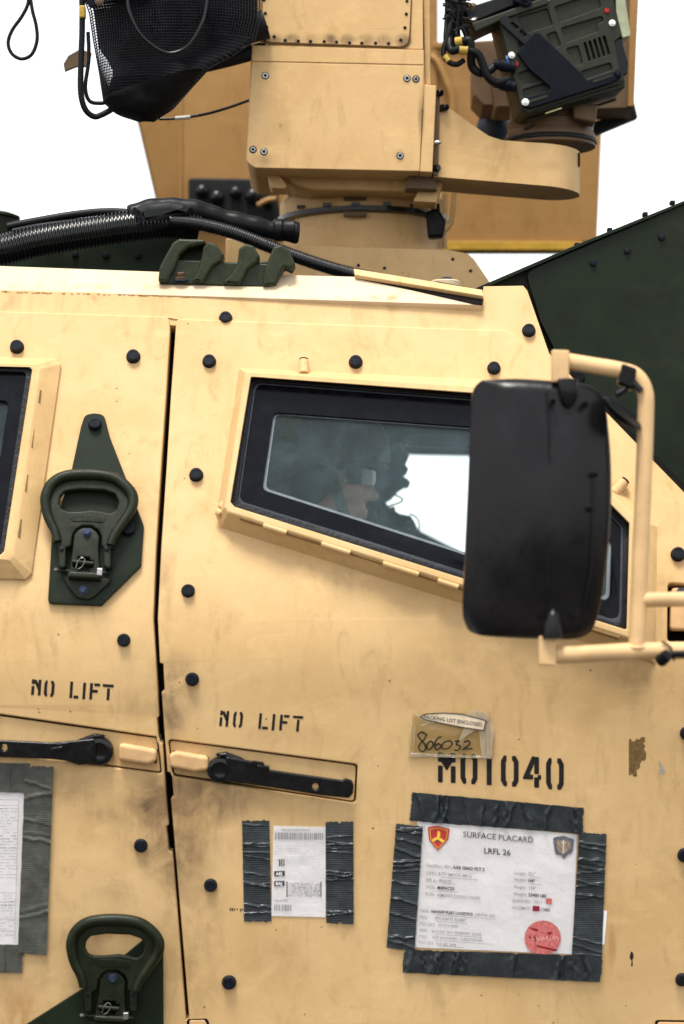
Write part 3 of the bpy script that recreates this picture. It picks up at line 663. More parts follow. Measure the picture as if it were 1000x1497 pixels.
# ---- green pull handles on mounting plates
RING_O = [(127, 688), (100, 690), (82, 695), (69, 706), (61, 722), (61, 736), (66, 754), (77, 776), (85, 790), (86, 800), (97, 800), (104, 797), (106, 782), (111, 774), (120, 768.5), (134, 768.5), (144, 775), (148, 783), (148, 797), (154, 801), (164, 801), (170, 789), (184, 766), (196, 748), (200, 735), (198, 720), (189, 707), (170, 695), (150, 689)]
RING_H = [(87, 736), (88, 726), (95, 718), (118, 715), (152, 716.5), (168, 722), (173, 733), (170, 744), (162, 750), (148, 747), (135, 745), (115, 747), (99, 747), (91, 744)]
def pull_handle(dx, dy, plate, parent, extra, lab):
    o = lambda L: [(x+dx, y+dy) for x, y in L]
    pl = shape('pull_handle', plate, 4, 12, M_green, parent, bev=1.2, label=lab)
    shape('handle_web', [rnd(o(RING_O), 5, 4), rnd(o(RING_H), 6, 4)], 20, 30, M_gcast, pl, bev=3, res=3)
    rim = [(84, 792), (80, 776), (71, 757), (67, 741), (66.5, 727), (73, 711), (86, 700), (103, 695), (127, 693.5), (150, 695), (169, 700), (184, 711), (193, 723), (194.5, 735), (190, 748), (178, 766), (166, 784), (161, 797)]
    tube('handle_rim', [(x+dx, y+dy, 32) for x, y in rim], 7, M_gcast, pl, HULL, 5, 12, rf=lambda t, i: 6.2+2.6*sin(pi*t))
    inn = [(82, 770), (76, 752), (77, 731), (84, 715), (100, 706), (127, 703), (152, 705), (170, 711), (181, 724), (183, 738), (176, 754), (162, 778)]
    shape('nameplate', rnd(o([(104, 752), (125, 751), (152, 754), (154, 759), (150, 764), (126, 762), (106, 762), (102, 757)]), 4), 29.5, 31.2, M_gcast, pl, bev=.6)
    # hinge block
    blk = shape('hinge_tongue', [rnd(o([(108, 782), (113, 775), (121, 771), (133, 771), (141, 777), (145, 784), (144, 803), (147, 842), (100, 840), (106, 803)]), 2.5), o([(114, 812), (131, 813), (131, 817), (136, 818), (136, 827), (131, 828), (131, 836), (114, 835), (114, 827), (107, 826), (107, 818), (114, 817)])], 14, 27, M_gcast, pl, bev=2)
    shape('hinge_lower', rnd(o([(100, 834), (146, 836), (146, 845), (98, 843)]), 3), 14, 36, M_gcast, pl, bev=3)
    shape('slot_back', o([(104, 808), (140, 810), (140, 838), (104, 836)]), 11, 15, M_void, pl)
    tube('hinge_pin', [(x+dx, y+dy, 30) for x, y in ((106, 821), (136, 824))], 3.2, M_gcast, pl, HULL, 2, 10)
    tube('pin_ring', [(x+dx, y+dy, h) for x, y, h in ((111, 830, 33), (114, 820, 35), (120, 815, 36), (124, 819, 35), (120, 828, 34), (114, 832, 33))], .5, M_silver, pl, HULL, 5, 6)
    for x0, a in ((87, 0), (153, 0)):
        shape('hinge_ear', rnd(o([(x0-2, 797), (x0+9, 797), (x0+9, 826), (x0+5, 830), (x0-1, 826)]), 3), 14, 30, M_gcast, pl, bev=2.5)
        inst('ear_screw', B_small, frame_at(x0+3+dx, 803+dy, h=30), pl).scale = (.62, .62, .62)
    sc1 = lathe('screw_tip', HV(84+dx, 833+dy, 20), [(3*S, 0), (3*S, 3*S), (2*S, 5*S)], M_silver, pl, 12, Vector((-.7, -.7, .1)).normalized())
    tube('cross_pin', [(x+dx, y+dy, 20) for x, y in ((86, 833), (100, 835), (146, 837), (158, 838))], 2.6, M_gcast, pl, HULL, 2, 10)
    shape('bright_tab', rnd(o([(142, 830), (150, 830), (149, 840), (141, 840)]), 1), 28, 37, M_silver, pl, bev=1)
    shape('lower_mount', rnd(o([(90, 842), (163, 846), (160, 852), (138, 872), (128, 876), (113, 873), (100, 858)]), 2), 10, 18, M_gcast, pl, bev=2)
    inst('hex_bolt', B_hex, frame_at(127+dx, 779+dy, h=27), pl); inst('hex_bolt', B_hex, frame_at(122+dx, 863+dy, h=18), pl)
    for x, y in extra: inst('plate_bolt', B_cap, frame_at(x, y, h=12), pl)
    # worn raised lettering on the casting
    bms = []
    for i, ch in enumerate('STEWARD'):
        x0 = 106+i*6.4; y0 = 753.6+i*.35
        G = {'S': [[(3.4, 1), (1, 1), (1, 3), (3.4, 3), (3.4, 5.4), (.8, 5.4)]], 'T': [[(0, 1), (4.4, 1)], [(2.2, 1), (2.2, 5.8)]], 'E': [[(3.6, 1), (1, 1), (1, 5.4), (3.6, 5.4)], [(1, 3.2), (3, 3.2)]],
             'W': [[(.4, .8), (1.4, 5.2), (2.4, 2), (3.4, 5.2), (4.4, .8)]], 'A': [[(.4, 5.8), (2.3, .8), (4.2, 5.8)], [(1.4, 4), (3.2, 4)]], 'R': [[(1, 5.8), (1, 1), (3.6, 1.2), (3.4, 3), (1.4, 3.2), (3.8, 5.8)]], 'D': [[(1, 1), (1, 5.4), (3, 5.2), (3.9, 3.2), (3, 1.2), (1, 1)]]}[ch]
        for st_ in G: bms.append(shape_bm([[(x0+x+dx, y0+y+dy) for x, y in stroke(st_, .9)]], 31, 31.9))
    mk('cast_lettering', mapbm(merge(*bms), HV), M_gcast, pl)
    return pl
plate1 = rnd([(138, 604, 14), (152, 606, 14), (161, 640, 2), (186, 704, 2), (210, 768, 3), (206, 826, 3), (148, 883, 3), (70, 880, 7), (76, 780, 2), (104, 690, 2), (118, 625, 2), (124, 606, 14)], 3)
pull_handle(0, 0, plate1, door_r, ((139, 621), (188, 775)), 'upper green pull handle beside the rear window')
plate2 = rnd([(238, 1380), (239, 1600), (-40, 1600), (-40, 1548), (130, 1440), (212, 1372)], 4)
pull_handle(38, 651, plate2, door_r, (), 'lower green pull handle near the bottom edge')

# ---- dark green windshield armour on the right
GP = PL(HULL(790, 420).y+.03)
def GPs(px, py, h=0): return GP(px, py, h)
GPs.n = GP.n; GPs.sc = GP.sc
pan = shape('armour_panel', rnd([(768, 397, 16), (1015, 292, 1), (1300, 180, 1), (1300, 1500, 1), (1000, 1000, 1), (905, 700, 1), (790, 470, 1)], 3), -12, 0, M_green, P, GPs, bev=1, label='dark green side armour panel with three small bolts')
shape('panel_return', rnd([(640, 446), (700, 419), (860, 352), (1015, 289), (1015, 300), (800, 400), (800, 520), (720, 520), (700, 470)], 1), -40, -13, plain('deep green edge', (.006, .009, .006), .6, spec=.2), pan, GPs, bev=1)
shape('panel_lip', [(690, 424), (860, 351), (1015, 288), (1015, 292.5), (862, 355.5), (694, 428)], -60, 6, M_green, pan, GPs, bev=.6)
for x, y in ((867, 385), (917, 367), (967, 347)): inst('small_bolt', B_small, frame_at(x, y, GP), pan)
for x, y in ((845, 356), (893, 334), (945, 311), (985, 294)):
    bm = box_bm(GP(x, y-.5, -20), (.009, .02, .007), bev=.001); mk('lip_bolt', bm, M_bolt, pan)
inst('bolt', B_cap, frame_at(845, 552, GP), pan)
# folded green flange beside the roof with a cream knob
shape('green_flange', [(600, 412), (640, 409), (700, 420), (735, 403), (745, 408), (700, 434), (600, 416)], -40, -16, M_green, P, GPs, bev=.8)
kn = vlathe('roof_knob', 651, YR+.10, ((22, 422), (22, 412), (20, 410.5), (9, 410)), M_roof, P, 24)
vlathe('knob_bolt', 653, YR+.10, ((9, 411), (9, 406.5), (7, 405.5)), M_blueb, kn, 6)
# ---- green lifting bracket on the roof edge
BR = PL(CH(300, 405).y-.012)
br = shape('roof_bracket', rnd([(233, 410), (235, 402), (258, 380), (404, 387), (404, 404), (394, 421), (234, 416)], 2), -24, 6, M_gbr, P, BR, bev=2.5, label='green cast bracket with four ribs on the roof edge')
for pts in ([(232, 413), (234, 392), (253, 357), (262, 351), (300, 352), (302, 358), (276, 363), (264, 374), (254, 400), (245, 414)],
            [(280, 413), (289, 400), (294, 384), (298, 362), (306, 355), (317, 359), (328, 374), (324, 384), (312, 391), (304, 404), (298, 415)],
            [(324, 416), (338, 403), (347, 388), (350, 365), (360, 358), (371, 361), (380, 376), (376, 387), (364, 394), (358, 406), (352, 418)],
            [(384, 421), (386, 400), (393, 380), (400, 363), (411, 359), (423, 367), (432, 388), (427, 397), (416, 392), (410, 404), (404, 418)]):
    shape('bracket_rib', rnd(pts, 3, 3), -30, 14, M_gbr, br, BR, bev=4, res=3)
shape('bracket_back', rnd([(262, 356), (300, 358), (330, 382), (372, 379), (400, 376), (404, 396), (262, 392)], 3), -40, -30, M_gbr, br, BR, bev=2)
lathe('bracket_bolt', BR(264, 407, 2), [(10*S, 0), (10*S, 3*S), (7*S, 3*S), (7*S, 9*S), (6*S, 10*S)], M_taupe, br, 12, Vector((0, -.35, .93)).normalized())
lathe('bolt_washer', BR(265, 409, 2), [(13*S, 0), (13*S, 2*S)], M_blueb, br, 20, Vector((0, -.35, .93)).normalized())

# ---- side mirror
YM = -.42; MM = PL(YM)
out = [(705, 555), (694, 566), (690, 590), (686, 702), (680, 827), (677, 888), (681, 911), (693, 925), (729, 931), (800, 934), (840, 934), (860, 927), (872, 908), (882, 862), (890, 800), (894, 740), (894, 680), (890, 625), (884, 585), (872, 568), (850, 560), (806, 556), (755, 553)]
om = [(p.x, p.y) for p in crom([(x, y, 0) for x, y in out+[out[0]]], 4)[:-1]]
cxm, cym = 786, 745
bm = bmesh.new(); rings = []
lay = [(1.0, -42), (1.0, -6)] + [(1-.155*(1-cos(a)), -6+30*sin(a)) for a in [i*pi/2/9 for i in range(1, 10)]] + [(.6, 30), (.35, 35), (.12, 37)]
for k, h in lay:
    ring = []
    for x, y in om:
        # inset by distance rather than scale, so corners stay tight
        dx, dy = x-cxm, y-cym
        if k > .8: ix = dx*(1-(1-k)*1.25); iy = dy*(1-(1-k)*.75)
        else: ix = dx*k; iy = dy*k
        bow = -((iy/190)**2*13 + max(0, -52-ix)*.48 + max(0, ix-62)*.30 + (ix/110)**2*3)*min(1, max(0, (h+6)/30)) if h > -6 else 0
        ring.append(bm.verts.new(MM(cxm+ix, cym+iy, h+bow)))
    rings.append(ring)
n = len(om)
for a, b in zip(rings, rings[1:]):
    for k in range(n): bm.faces.new((a[k], a[(k+1) % n], b[(k+1) % n], b[k]))
bm.faces.new(rings[0]); bm.faces.new(rings[-1])
mir = mk('side_mirror', bm, M_mirror, P, 60, label='large black rectangular side mirror seen from behind')
shape('mirror_glass', rnd([(700, 570), (870, 580), (880, 740), (860, 910), (695, 915), (690, 740)], 12), -46, -41, plain('mirror face', (.7, .72, .74), .03, metal=1, bumpv=0), mir, MM)
# moulded seams, sockets and screw dimples
tube('moulded_seam', [(x, y, h) for x, y, h in ((798, 572, 21), (801, 620, 30), (800, 660, 32), (802, 684, 32.6), (797, 690, 32.6), (803, 700, 33), (801, 760, 33), (799, 830, 31), (797, 880, 26), (794, 915, 18))], 1.3, M_black, mir, MM, 5, 6)
tube('moulded_seam', [(x, y, h) for x, y, h in ((866, 690, 22), (866, 760, 24), (863, 830, 22), (852, 888, 17), (848, 915, 10))], 1., M_black, mir, MM, 5, 6)
for x, y, r in ((806, 590, 4), (853, 594, 5), (810, 745, 3), (860, 746, 3.5), (868, 696, 3), (787, 901, 3), (836, 903, 3)):
    lathe('screw_recess', MM(x, y, 20+6*(560 < y < 880)-(x > 840)*5), [(r*S, 0), (r*S, 8*S), (r*.6*S, 9*S), (r*.5*S, 7*S)], M_void, mir, 12, Vector((0, -1, 0)))
def cone(x, y, d, nm):
    bm = bmesh.new(); R_ = []
    for i in range(8):
        t = i/7; r = 15*sqrt(max(0, 1-t**2.2))+.5
        R_.append([bm.verts.new(MM(x+r*cos(a), y+d*44*t, 14+r*1.0*sin(a)+4*t)) for a in [k*2*pi/16 for k in range(16)]])
    for a, b in zip(R_, R_[1:]):
        for k in range(16): bm.faces.new((a[k], a[(k+1) % 16], b[(k+1) % 16], b[k]))
    bm.faces.new(R_[0]); mk(nm, bm, M_mirror, mir, 60)
cone(829, 556, 1, 'shaft_socket'); cone(807, 934, -1, 'shaft_socket')
shape('mount_block', rnd([(806, 513), (831, 514), (831, 560), (806, 560)], 2), -8, 16, M_arm, mir, MM, bev=2)
shape('mount_block', rnd([(787, 930), (812, 930), (812, 974), (787, 972)], 2), -8, 16, M_arm, mir, MM, bev=2)
tube('support_arm', [(828, 528, 0), (870, 535, 0), (905, 541, 0), (930, 550, 0), (943, 573, 0), (944, 610, 0), (941, 700, 0), (936, 820, 0), (931, 948, 0)], 12.2, M_arm, mir, MM, 10, 20)
sc_ = MM.sc
tube('support_arm', [(808, 958, 0), (850, 956, 0), (931, 952, 0), (1000, 951, 0), (1080, 950, -10), (1150, 948, -120), (1150, 945, -420)], 12.6, M_arm, mir, MM, 10, 20)
tube('support_arm', [(938, 877, 0), (1000, 876, 0), (1080, 875, -10), (1150, 873, -120), (1150, 870, -420)], 11, M_arm, mir, MM, 8, 20)
mk('weld_bead', tube_bm(crom([MM(931+15*cos(a), 944+3*sin(a), 13*sin(a)) for a in [i*2*pi/12 for i in range(13)]], 2), .0025, 8), M_arm, mir)
# small spot mirror and its clamp
shape('clamp_band', rnd([(908, 532), (930, 540), (926, 572), (902, 562)], 4), -15, 15, M_black, mir, MM, bev=4)
tube('clamp_stalk', [(918, 560, 4), (910, 572, 10), (900, 578, 12)], 5, M_black, mir, MM, 4, 10)
ax = Vector((.52, -.40, -.75)).normalized()
bm = lathe_bm(MM(907, 606, 14), [(.3*S, -9*S), (15*S, -8*S), (30*S, -2*S), (33*S, 3*S), (30*S, 5*S), (.3*S, 5*S)], 32, Vector((.62, -.30, .72)).normalized())
mk('spot_mirror', bm, M_black, mir, 40)
tube('clamp_screw', [(925, 560, 10), (936, 573, 14)], 5, M_steel, mir, MM, 3, 8)
# black strap end tied round the lower arm
tube('tied_strap', [(962, 971, 14), (975, 958, 18), (1000, 956, 16), (1060, 950, 16)], 5, M_black, mir, MM, 5, 10)
lathe('strap_end', MM(962, 968, 18), [(2*S, 0), (8*S, 1*S), (9*S, 5*S), (8*S, 18*S), (3*S, 20*S)], M_black, mir, 14, Vector((.5, -.6, .5)).normalized())
tube('tied_strap', [(966, 938, 12), (978, 946, 16), (981, 957, 18), (984, 966, 14)], 1.6, M_black, mir, MM, 5, 6)

# ---- cab interior
def quadbox(name, F, B, mat, parent, open_front=True, skip=()):
    bm = bmesh.new(); f = [bm.verts.new(p) for p in F]; b = [bm.verts.new(p) for p in B]
    for k in range(4):
        if k in skip: continue
        bm.faces.new((f[k], f[(k+1) % 4], b[(k+1) % 4], b[k]))
    return mk(name, bm, mat, parent)
xa, xb, xt = -.34, .62, .34
zt = HULL(500, 530, -50).z; zl = HULL(500, 1000, -50).z-.0
F = [Vector((xa, HULL(500, 530, -48).y, zt)), Vector((xt, HULL(500, 530, -48).y, zt)), Vector((xb, HULL(500, 1000, -48).y, zl)), Vector((xa, HULL(500, 1000, -48).y, zl))]
B_ = [Vector((xa, 1.9, zt+.05)), Vector((xt, 1.9, zt+.05)), Vector((xb, 1.9, zl)), Vector((xa, 1.9, zl))]
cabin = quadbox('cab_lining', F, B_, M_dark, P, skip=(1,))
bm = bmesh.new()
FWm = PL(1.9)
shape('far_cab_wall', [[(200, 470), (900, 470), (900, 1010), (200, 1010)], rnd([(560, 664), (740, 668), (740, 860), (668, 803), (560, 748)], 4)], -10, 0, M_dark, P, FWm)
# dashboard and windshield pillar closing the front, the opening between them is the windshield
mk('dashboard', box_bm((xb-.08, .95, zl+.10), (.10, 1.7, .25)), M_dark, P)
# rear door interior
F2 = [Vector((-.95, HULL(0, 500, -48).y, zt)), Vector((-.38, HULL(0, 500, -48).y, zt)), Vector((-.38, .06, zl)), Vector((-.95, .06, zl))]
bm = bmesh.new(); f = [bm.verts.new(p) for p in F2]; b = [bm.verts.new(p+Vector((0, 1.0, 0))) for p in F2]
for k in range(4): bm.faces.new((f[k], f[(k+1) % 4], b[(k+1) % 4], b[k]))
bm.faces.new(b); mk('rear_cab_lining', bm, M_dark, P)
# equipment silhouettes hanging between the seats
GE = PL(1.15)
random.seed(11)
eq = [(545, 640), (575, 648), (590, 656), (593, 663), (598, 668), (595, 675), (592, 680), (597, 686), (595, 692), (588, 698), (594, 700), (600, 706), (597, 713), (591, 713), (583, 718), (577, 724), (572, 730), (563, 735), (569, 742), (584, 752), (600, 755), (606, 764), (612, 778), (606, 800), (545, 800)]
gear = shape('radio_rack', rnd(eq, 2.5, 3), -20, 20, M_gear, P, GE, bev=3, label='dark equipment hanging behind the driver, ragged against the light')
shape('rack_box', rnd([(540, 630), (700, 640), (700, 655), (540, 650)], 2), -30, 10, M_gear, gear, GE, bev=2)
tube('coiled_lead', [(575, 724, 22), (588, 731, 22), (582, 737, 22), (568, 741, 22)], 1.5, M_gear, gear, GE, 5, 6)
tube('coiled_lead', [(598, 752, 22), (606, 756, 22), (612, 764, 22), (612, 776, 22), (606, 790, 22)], 1.3, M_gear, gear, GE, 5, 6)
for k in range(9):
    x, y = random.uniform(550, 588), random.uniform(660, 770)
    lathe('rack_knob', GE(x, y, 20), [(5*S, 0), (5*S, 8*S), (3*S, 10*S)], M_steel, gear, 10, Vector((0, -1, .2)).normalized())

# ================================================================== DRIVER
def remesh(bm, voxel, smooth=6):
    me = bpy.data.meshes.new('t'); bm.to_mesh(me); bm.free(); ob = bpy.data.objects.new('t', me); C.objects.link(ob)
    m1 = ob.modifiers.new('r', 'REMESH'); m1.mode = 'VOXEL'; m1.voxel_size = voxel
    m2 = ob.modifiers.new('s', 'SMOOTH'); m2.iterations = smooth; m2.factor = .5
    dg = bpy.context.evaluated_depsgraph_get(); res = bpy.data.meshes.new_from_object(ob.evaluated_get(dg)); b = bmesh.new(); b.from_mesh(res)
    bpy.data.objects.remove(ob); bpy.data.meshes.remove(res); bpy.data.meshes.remove(me); return b
def ellipsoid(bm, c, r, rot=0, seg=24):
    b = bmesh.new(); bmesh.ops.create_uvsphere(b, u_segments=seg, v_segments=seg//2, radius=1)
    Rm = Matrix.Rotation(rot, 3, 'Y')
    for v in b.verts: v.co = Rm @ Vector((v.co.x*r[0], v.co.y*r[1], v.co.z*r[2])) + Vector(c)
    return merge(bm, b)
hc = W(468, 706, .50)
def Hd(x, y, z): return hc+Vector((x, y, z))
bm = bmesh.new()
for c, r, a in (((0, 0, .035), (.093, .074, .088), 0), ((.022, 0, -.03), (.066, .058, .085), .12), ((.055, 0, -.088), (.030, .032, .026), 0), ((.078, 0, .028), (.018, .048, .014), 0),
                ((.094, 0, -.010), (.012, .010, .030), -.38), ((.103, 0, -.026), (.013, .013, .011), 0), ((.092, .011, -.029), (.010, .008, .008), 0), ((.092, -.011, -.029), (.010, .008, .008), 0),
                ((.080, 0, -.053), (.014, .024, .007), .2), ((.078, 0, -.065), (.014, .021, .008), -.1), ((.060, -.040, -.02), (.024, .020, .026), 0), ((.060, .040, -.02), (.024, .020, .026), 0),
                ((-.012, -.076, -.008), (.020, .008, .032), .15), ((-.012, .076, -.008), (.020, .008, .032), .15)):
    bm = ellipsoid(bm, Hd(*c), r, a)
tube_bm(crom([Hd(-.015, 0, -.04), Hd(-.03, 0, -.12), Hd(-.05, 0, -.19)], 4), .06, 20, bm=bm)
bm = ellipsoid(bm, Hd(-.07, 0, -.30), (.12, .19, .13)); bm = ellipsoid(bm, Hd(-.10, 0, -.50), (.13, .17, .22))
for s_ in (-1, 1):
    tube_bm(crom([Hd(-.07, s_*.17, -.25), Hd(-.03, s_*.22, -.40), Hd(.05, s_*.23, -.52)], 4), .05, 14, rf=lambda t, i: .058-.014*t, bm=bm)
    tube_bm(crom([Hd(.05, s_*.23, -.52), Hd(.17, s_*.20, -.50), Hd(.28, s_*.16, -.46)], 4), .04, 14, rf=lambda t, i: .044-.016*t, bm=bm)
    bm = ellipsoid(bm, Hd(.32, s_*.15, -.455), (.045, .02, .035), 0, 14)
    for k in range(4): tube_bm(crom([Hd(.345, s_*.15, -.435-k*.018), Hd(.375, s_*.14, -.430-k*.018), Hd(.385, s_*.12, -.435-k*.018), Hd(.37, s_*.10, -.44-k*.018)], 3), .0085, 8, bm=bm)
    tube_bm(crom([Hd(.32, s_*.14, -.43), Hd(.345, s_*.12, -.415), Hd(.36, s_*.105, -.42)], 3), .0095, 8, bm=bm)
driver = thing('person', 'driver in a covered helmet and clear goggles looking ahead behind the front window', 'person', Hd(-.1, 0, -.7))
mk('body', remesh(bm, .0055, 4), M_skin, driver, 80)
# jacket over torso
bm = bmesh.new(); bm = ellipsoid(bm, Hd(-.07, 0, -.31), (.145, .215, .145)); bm = ellipsoid(bm, Hd(-.10, 0, -.50), (.15, .19, .24))
tube_bm(crom([Hd(-.035, 0, -.14), Hd(-.05, 0, -.20), Hd(-.06, 0, -.26)], 4), .078, 20, bm=bm)
for s_ in (-1, 1):
    tube_bm(crom([Hd(-.07, s_*.17, -.25), Hd(-.03, s_*.23, -.40), Hd(.05, s_*.235, -.52), Hd(.16, s_*.205, -.505), Hd(.24, s_*.175, -.475)], 4), .06, 14, rf=lambda t, i: .070-.024*t, bm=bm)
mk('jacket', remesh(bm, .012, 3), M_cloth, driver, 80)
# helmet shell
bm = bmesh.new(); bmesh.ops.create_uvsphere(bm, u_segments=40, v_segments=24, radius=1)
for v in bm.verts: v.co = Vector((v.co.x*.128, v.co.y*.112, v.co.z*.118))
bmesh.ops.bisect_plane(bm, geom=bm.verts[:]+bm.edges[:]+bm.faces[:], plane_co=(0, 0, -.020), plane_no=(.04, 0, -1), clear_outer=True)
for v in bm.verts:
    if v.co.x < 0 and v.co.z < .0: v.co.z -= .045*min(1, -v.co.x/.1)
    if abs(v.co.x) < .06 and v.co.z < .0: v.co.z += .0
    v.co += Vector((0, 0, .003*noise.noise(v.co*18)))
    v.co = v.co + Hd(.000, 0, .052)
bmesh.ops.solidify(bm, geom=bm.faces[:], thickness=-.008)
mk('helmet', bm, M_helmet, driver, 60)
tube('helmet_brim', [(0, 0, 0)]*2, 1, M_helmet, driver, lambda a, b, c: Hd(.1+.02*random.random(), 0, .03), 2, 6) if False else None
bm = bmesh.new(); tube_bm([Hd(.128*cos(a), .112*sin(a), .03) for a in [i*pi/24-pi/2 for i in range(25)]], .005, 8, bm=bm); mk('helmet_brim', bm, M_cloth, driver, 60)
for s_ in (-1, 1):
    bm = bmesh.new(); bm = ellipsoid(bm, Hd(-.02, s_*.088, -.005), (.038, .022, .046)); mk('ear_cup', bm, M_gear, driver, 60)
    bm = bmesh.new(); tube_bm(crom([Hd(.02, s_*.098, .03), Hd(.032, s_*.082, -.02), Hd(.05, s_*.055, -.075), Hd(.058, s_*.02, -.108)], 5), .010, 8, bm=bm, flat=.4); mk('chin_strap', bm, M_cloth, driver, 60)
# goggles
bm = bmesh.new(); R_ = []
for i in range(21):
    a = -1.25+2.5*i/20
    R_.append([bm.verts.new(Hd(.018+.090*cos(a), .076*sin(a), z)) for z in (.030, .018, .004, -.006 + .010*(abs(a) < .18))])
for a, b in zip(R_, R_[1:]):
    for k in range(3): bm.faces.new((a[k], a[k+1], b[k+1], b[k]))
bmesh.ops.solidify(bm, geom=bm.faces[:], thickness=.002); lens = mk('goggle_lens', bm, M_lens, driver, 60)
bm = bmesh.new(); tube_bm([Hd(.018+.092*cos(a), .078*sin(a), .030) for a in [-1.25+2.5*i/20 for i in range(21)]], .0035, 8, bm=bm)
for s_ in (-1, 1): tube_bm([Hd(.045, s_*.076, .026), Hd(-.06, s_*.083, .03)], .007, 8, bm=bm)
mk('goggle_frame', bm, M_gear, driver, 60)
for s_ in (-1, 1):
    bm = bmesh.new(); bm = ellipsoid(bm, Hd(.079, s_*.031, .006), (.011, .012, .010), 0, 16); mk('eye', bm, M_eye, driver, 60)

# ================================================================== WEAPON STATION
ws = thing('weapon_station', 'sand coloured remote turret on a round pedestal above the cab', 'turret', W(530, 425, .8))
T = PL(YT)
mb = shape('turret_box', rnd([(368, 66, 1), (620, 73, 1), (621, 124, 1), (613, 251, 1), (372, 246, 14), (360, 237, 10)], 2), -225, 0, M_tur, ws, T, bev=1.2)
shape('cover_plate', rnd([(368, 91, 1), (619.5, 96.5, 1), (613.5, 250.5, 1), (373, 245.5, 12), (361, 237, 10)], 2), 0, 2, M_tur, mb, T, bev=.8)
shape('top_strip', rnd([(368.5, 66.5), (619.5, 73.5), (619.3, 95), (368.2, 89.6)], 1), 0, 2, M_tur, mb, T, bev=.8)
for x, y, k in ((388, 111, 1), (595, 115, 1), (608, 116, .85), (370, 219, .85), (386, 222, 1), (585, 228, 1)):
    o = inst('socket_bolt', B_ring, frame_at(x, y, T, 2) @ Matrix.Scale(k*1.05, 4), mb)
    inst('bolt_seat', B_seat, frame_at(x, y, T, 2), mb); inst('bolt_socket', B_sock, frame_at(x, y, T, 2), mb)
ub = shape('upper_housing', rnd([(378, -60), (618, -60), (619, 72), (380, 66)], 1), -150, -2, M_tur, ws, T, bev=1.2)
shape('side_cheek', rnd([(618, -60), (628, -60), (630, 120), (622, 122)], 1), -150, -14, M_tur, ub, T, bev=1)
ap = shape('access_panel', rnd([(384, -60, 2), (603, -60, 2), (599, 40, 8), (597, 69, 26), (386, 62, 30), (384, 40, 4)], 3), -2, 2, M_tur, ub, T, bev=1)
shape('panel_gasket', rnd([(382, -62, 2), (605, -62, 2), (601, 40, 8), (600, 71, 27), (383, 64, 31), (382, 40, 4)], 3), -2.5, -1, M_patch, ub, T)
rv = [(386, 0), (388, 20), (390, 40), (401, 54), (417, 59.5), (436, 60.5), (454, 61), (474, 61), (492, 62), (511, 63), (529, 63.5), (549, 63.5), (568, 64), (586, 59), (592, 41), (594, 21), (595, 2)]
for x, y in rv: inst('rivet', B_dark, frame_at(x, y, T, 2), ap)
fl = shape('side_flange', rnd([(621, 124), (638, 126), (632, 252.5), (614, 251.5)], 1), -200, 3, M_tur, mb, T, bev=1.2)
shape('dark_side', [(638, 128), (644, 131), (641, 253), (634, 253)], -170, -16, M_taupe, mb, T)
for x, y in ((641, 133), (649, 154), (637, 243)):
    lathe('side_bolt', T(x, y, -18), [(6*S, -6*S), (6.2*S, 6*S), (5*S, 8*S)], M_steel, mb, 12, Vector((.7, -.7, 0)).normalized())
lathe('side_stud', T(635, 208, -6), [(4.5*S, 0), (4*S, 8*S), (1*S, 13*S)], M_silver, mb, 12, Vector((.9, -.4, 0)).normalized())
# belly under the box
T2 = PL(YT+.10)
shape('belly', rnd([(398, 246), (640, 252), (628, 270), (608, 280), (455, 277), (430, 270)], 6), -120, 0, M_tur, ws, T2, bev=4)
shape('belly_cheek', rnd([(389, 249), (402, 249), (424, 280), (396, 278)], 6), -30, 20, M_tur, ws, T2, bev=1.5)
shape('belly_gusset', [(600, 254), (634, 254), (637, 284), (592, 282)], 0, 40, M_taupe, ws, T2, bev=1)
# pedestal (turned)
YP = .80
ped = vlathe('pedestal', 532, YP, ((119, 440), (119, 372), (117, 332), (118, 326), (124, 320), (124, 300), (120, 296), (112, 280)), M_tur, ws, 64)
vlathe('bearing_ring', 532, YP, ((121, 330), (128, 328), (128.5, 322), (122, 320)), M_steel, ped, 64)
for x in (440, 478, 520, 566, 606):
    y = 309-8*(1-((x-532)/120)**2)*1.0
    mk('ring_lug', box_bm(W(x, y-3, YP-.175*sqrt(max(0, 1-((x-532)/128)**2))), (.016, .012, .006)), M_steel, ped)
mk('ring_block', box_bm(W(519, 313, YP-.178), (.046, .015, .010), bev=.002), M_taupe, ped)
mk('ring_block', box_bm(W(519, 291, YP-.172), (.046, .012, .007), bev=.002), M_taupe, ped)
shape('cable_gland', rnd([(622, 312), (640, 306), (652, 326), (648, 348), (626, 350)], 5), -10, 18, M_black, ws, PL(.66), bev=4)
tube('gland_stub', [(640, 300, 10), (641, 318, 16)], 2.6, M_black, ws, PL(.66), 3, 8); tube('gland_stub', [(632, 303, 10), (633, 318, 16)], 2.6, M_black, ws, PL(.66), 3, 8)
tube('thin_conduit', [(664, 283, 0), (662, 310, 0), (657, 330, 0), (640, 345, 0)], 4, M_tur, ws, PL(.72), 6, 10)
tube('thin_conduit', [(650, 283, 0), (650, 330, 0), (650, 362, 0)], 4.5, M_tur, ws, PL(.74), 3, 10)
sk_ = shape('base_skirt', rnd([(330, 348, 2), (455, 359, 2), (655, 365, 10), (688, 371, 30), (716, 412, 20), (730, 460, 2), (330, 460, 2)], 4), -14, 0, M_tur, ws, PL(.58), bev=2)
for x, y in ((524, 388), (562, 392), (662, 379), (688, 396), (478, 391)): inst('skirt_hole', B_dark, frame_at(x, y, PL(.58), 0), sk_)
shape('welded_pad', rnd([(524, 391), (597, 398), (596, 412), (523, 405)], 2), 0, 3, M_tur, sk_, PL(.58), bev=1)
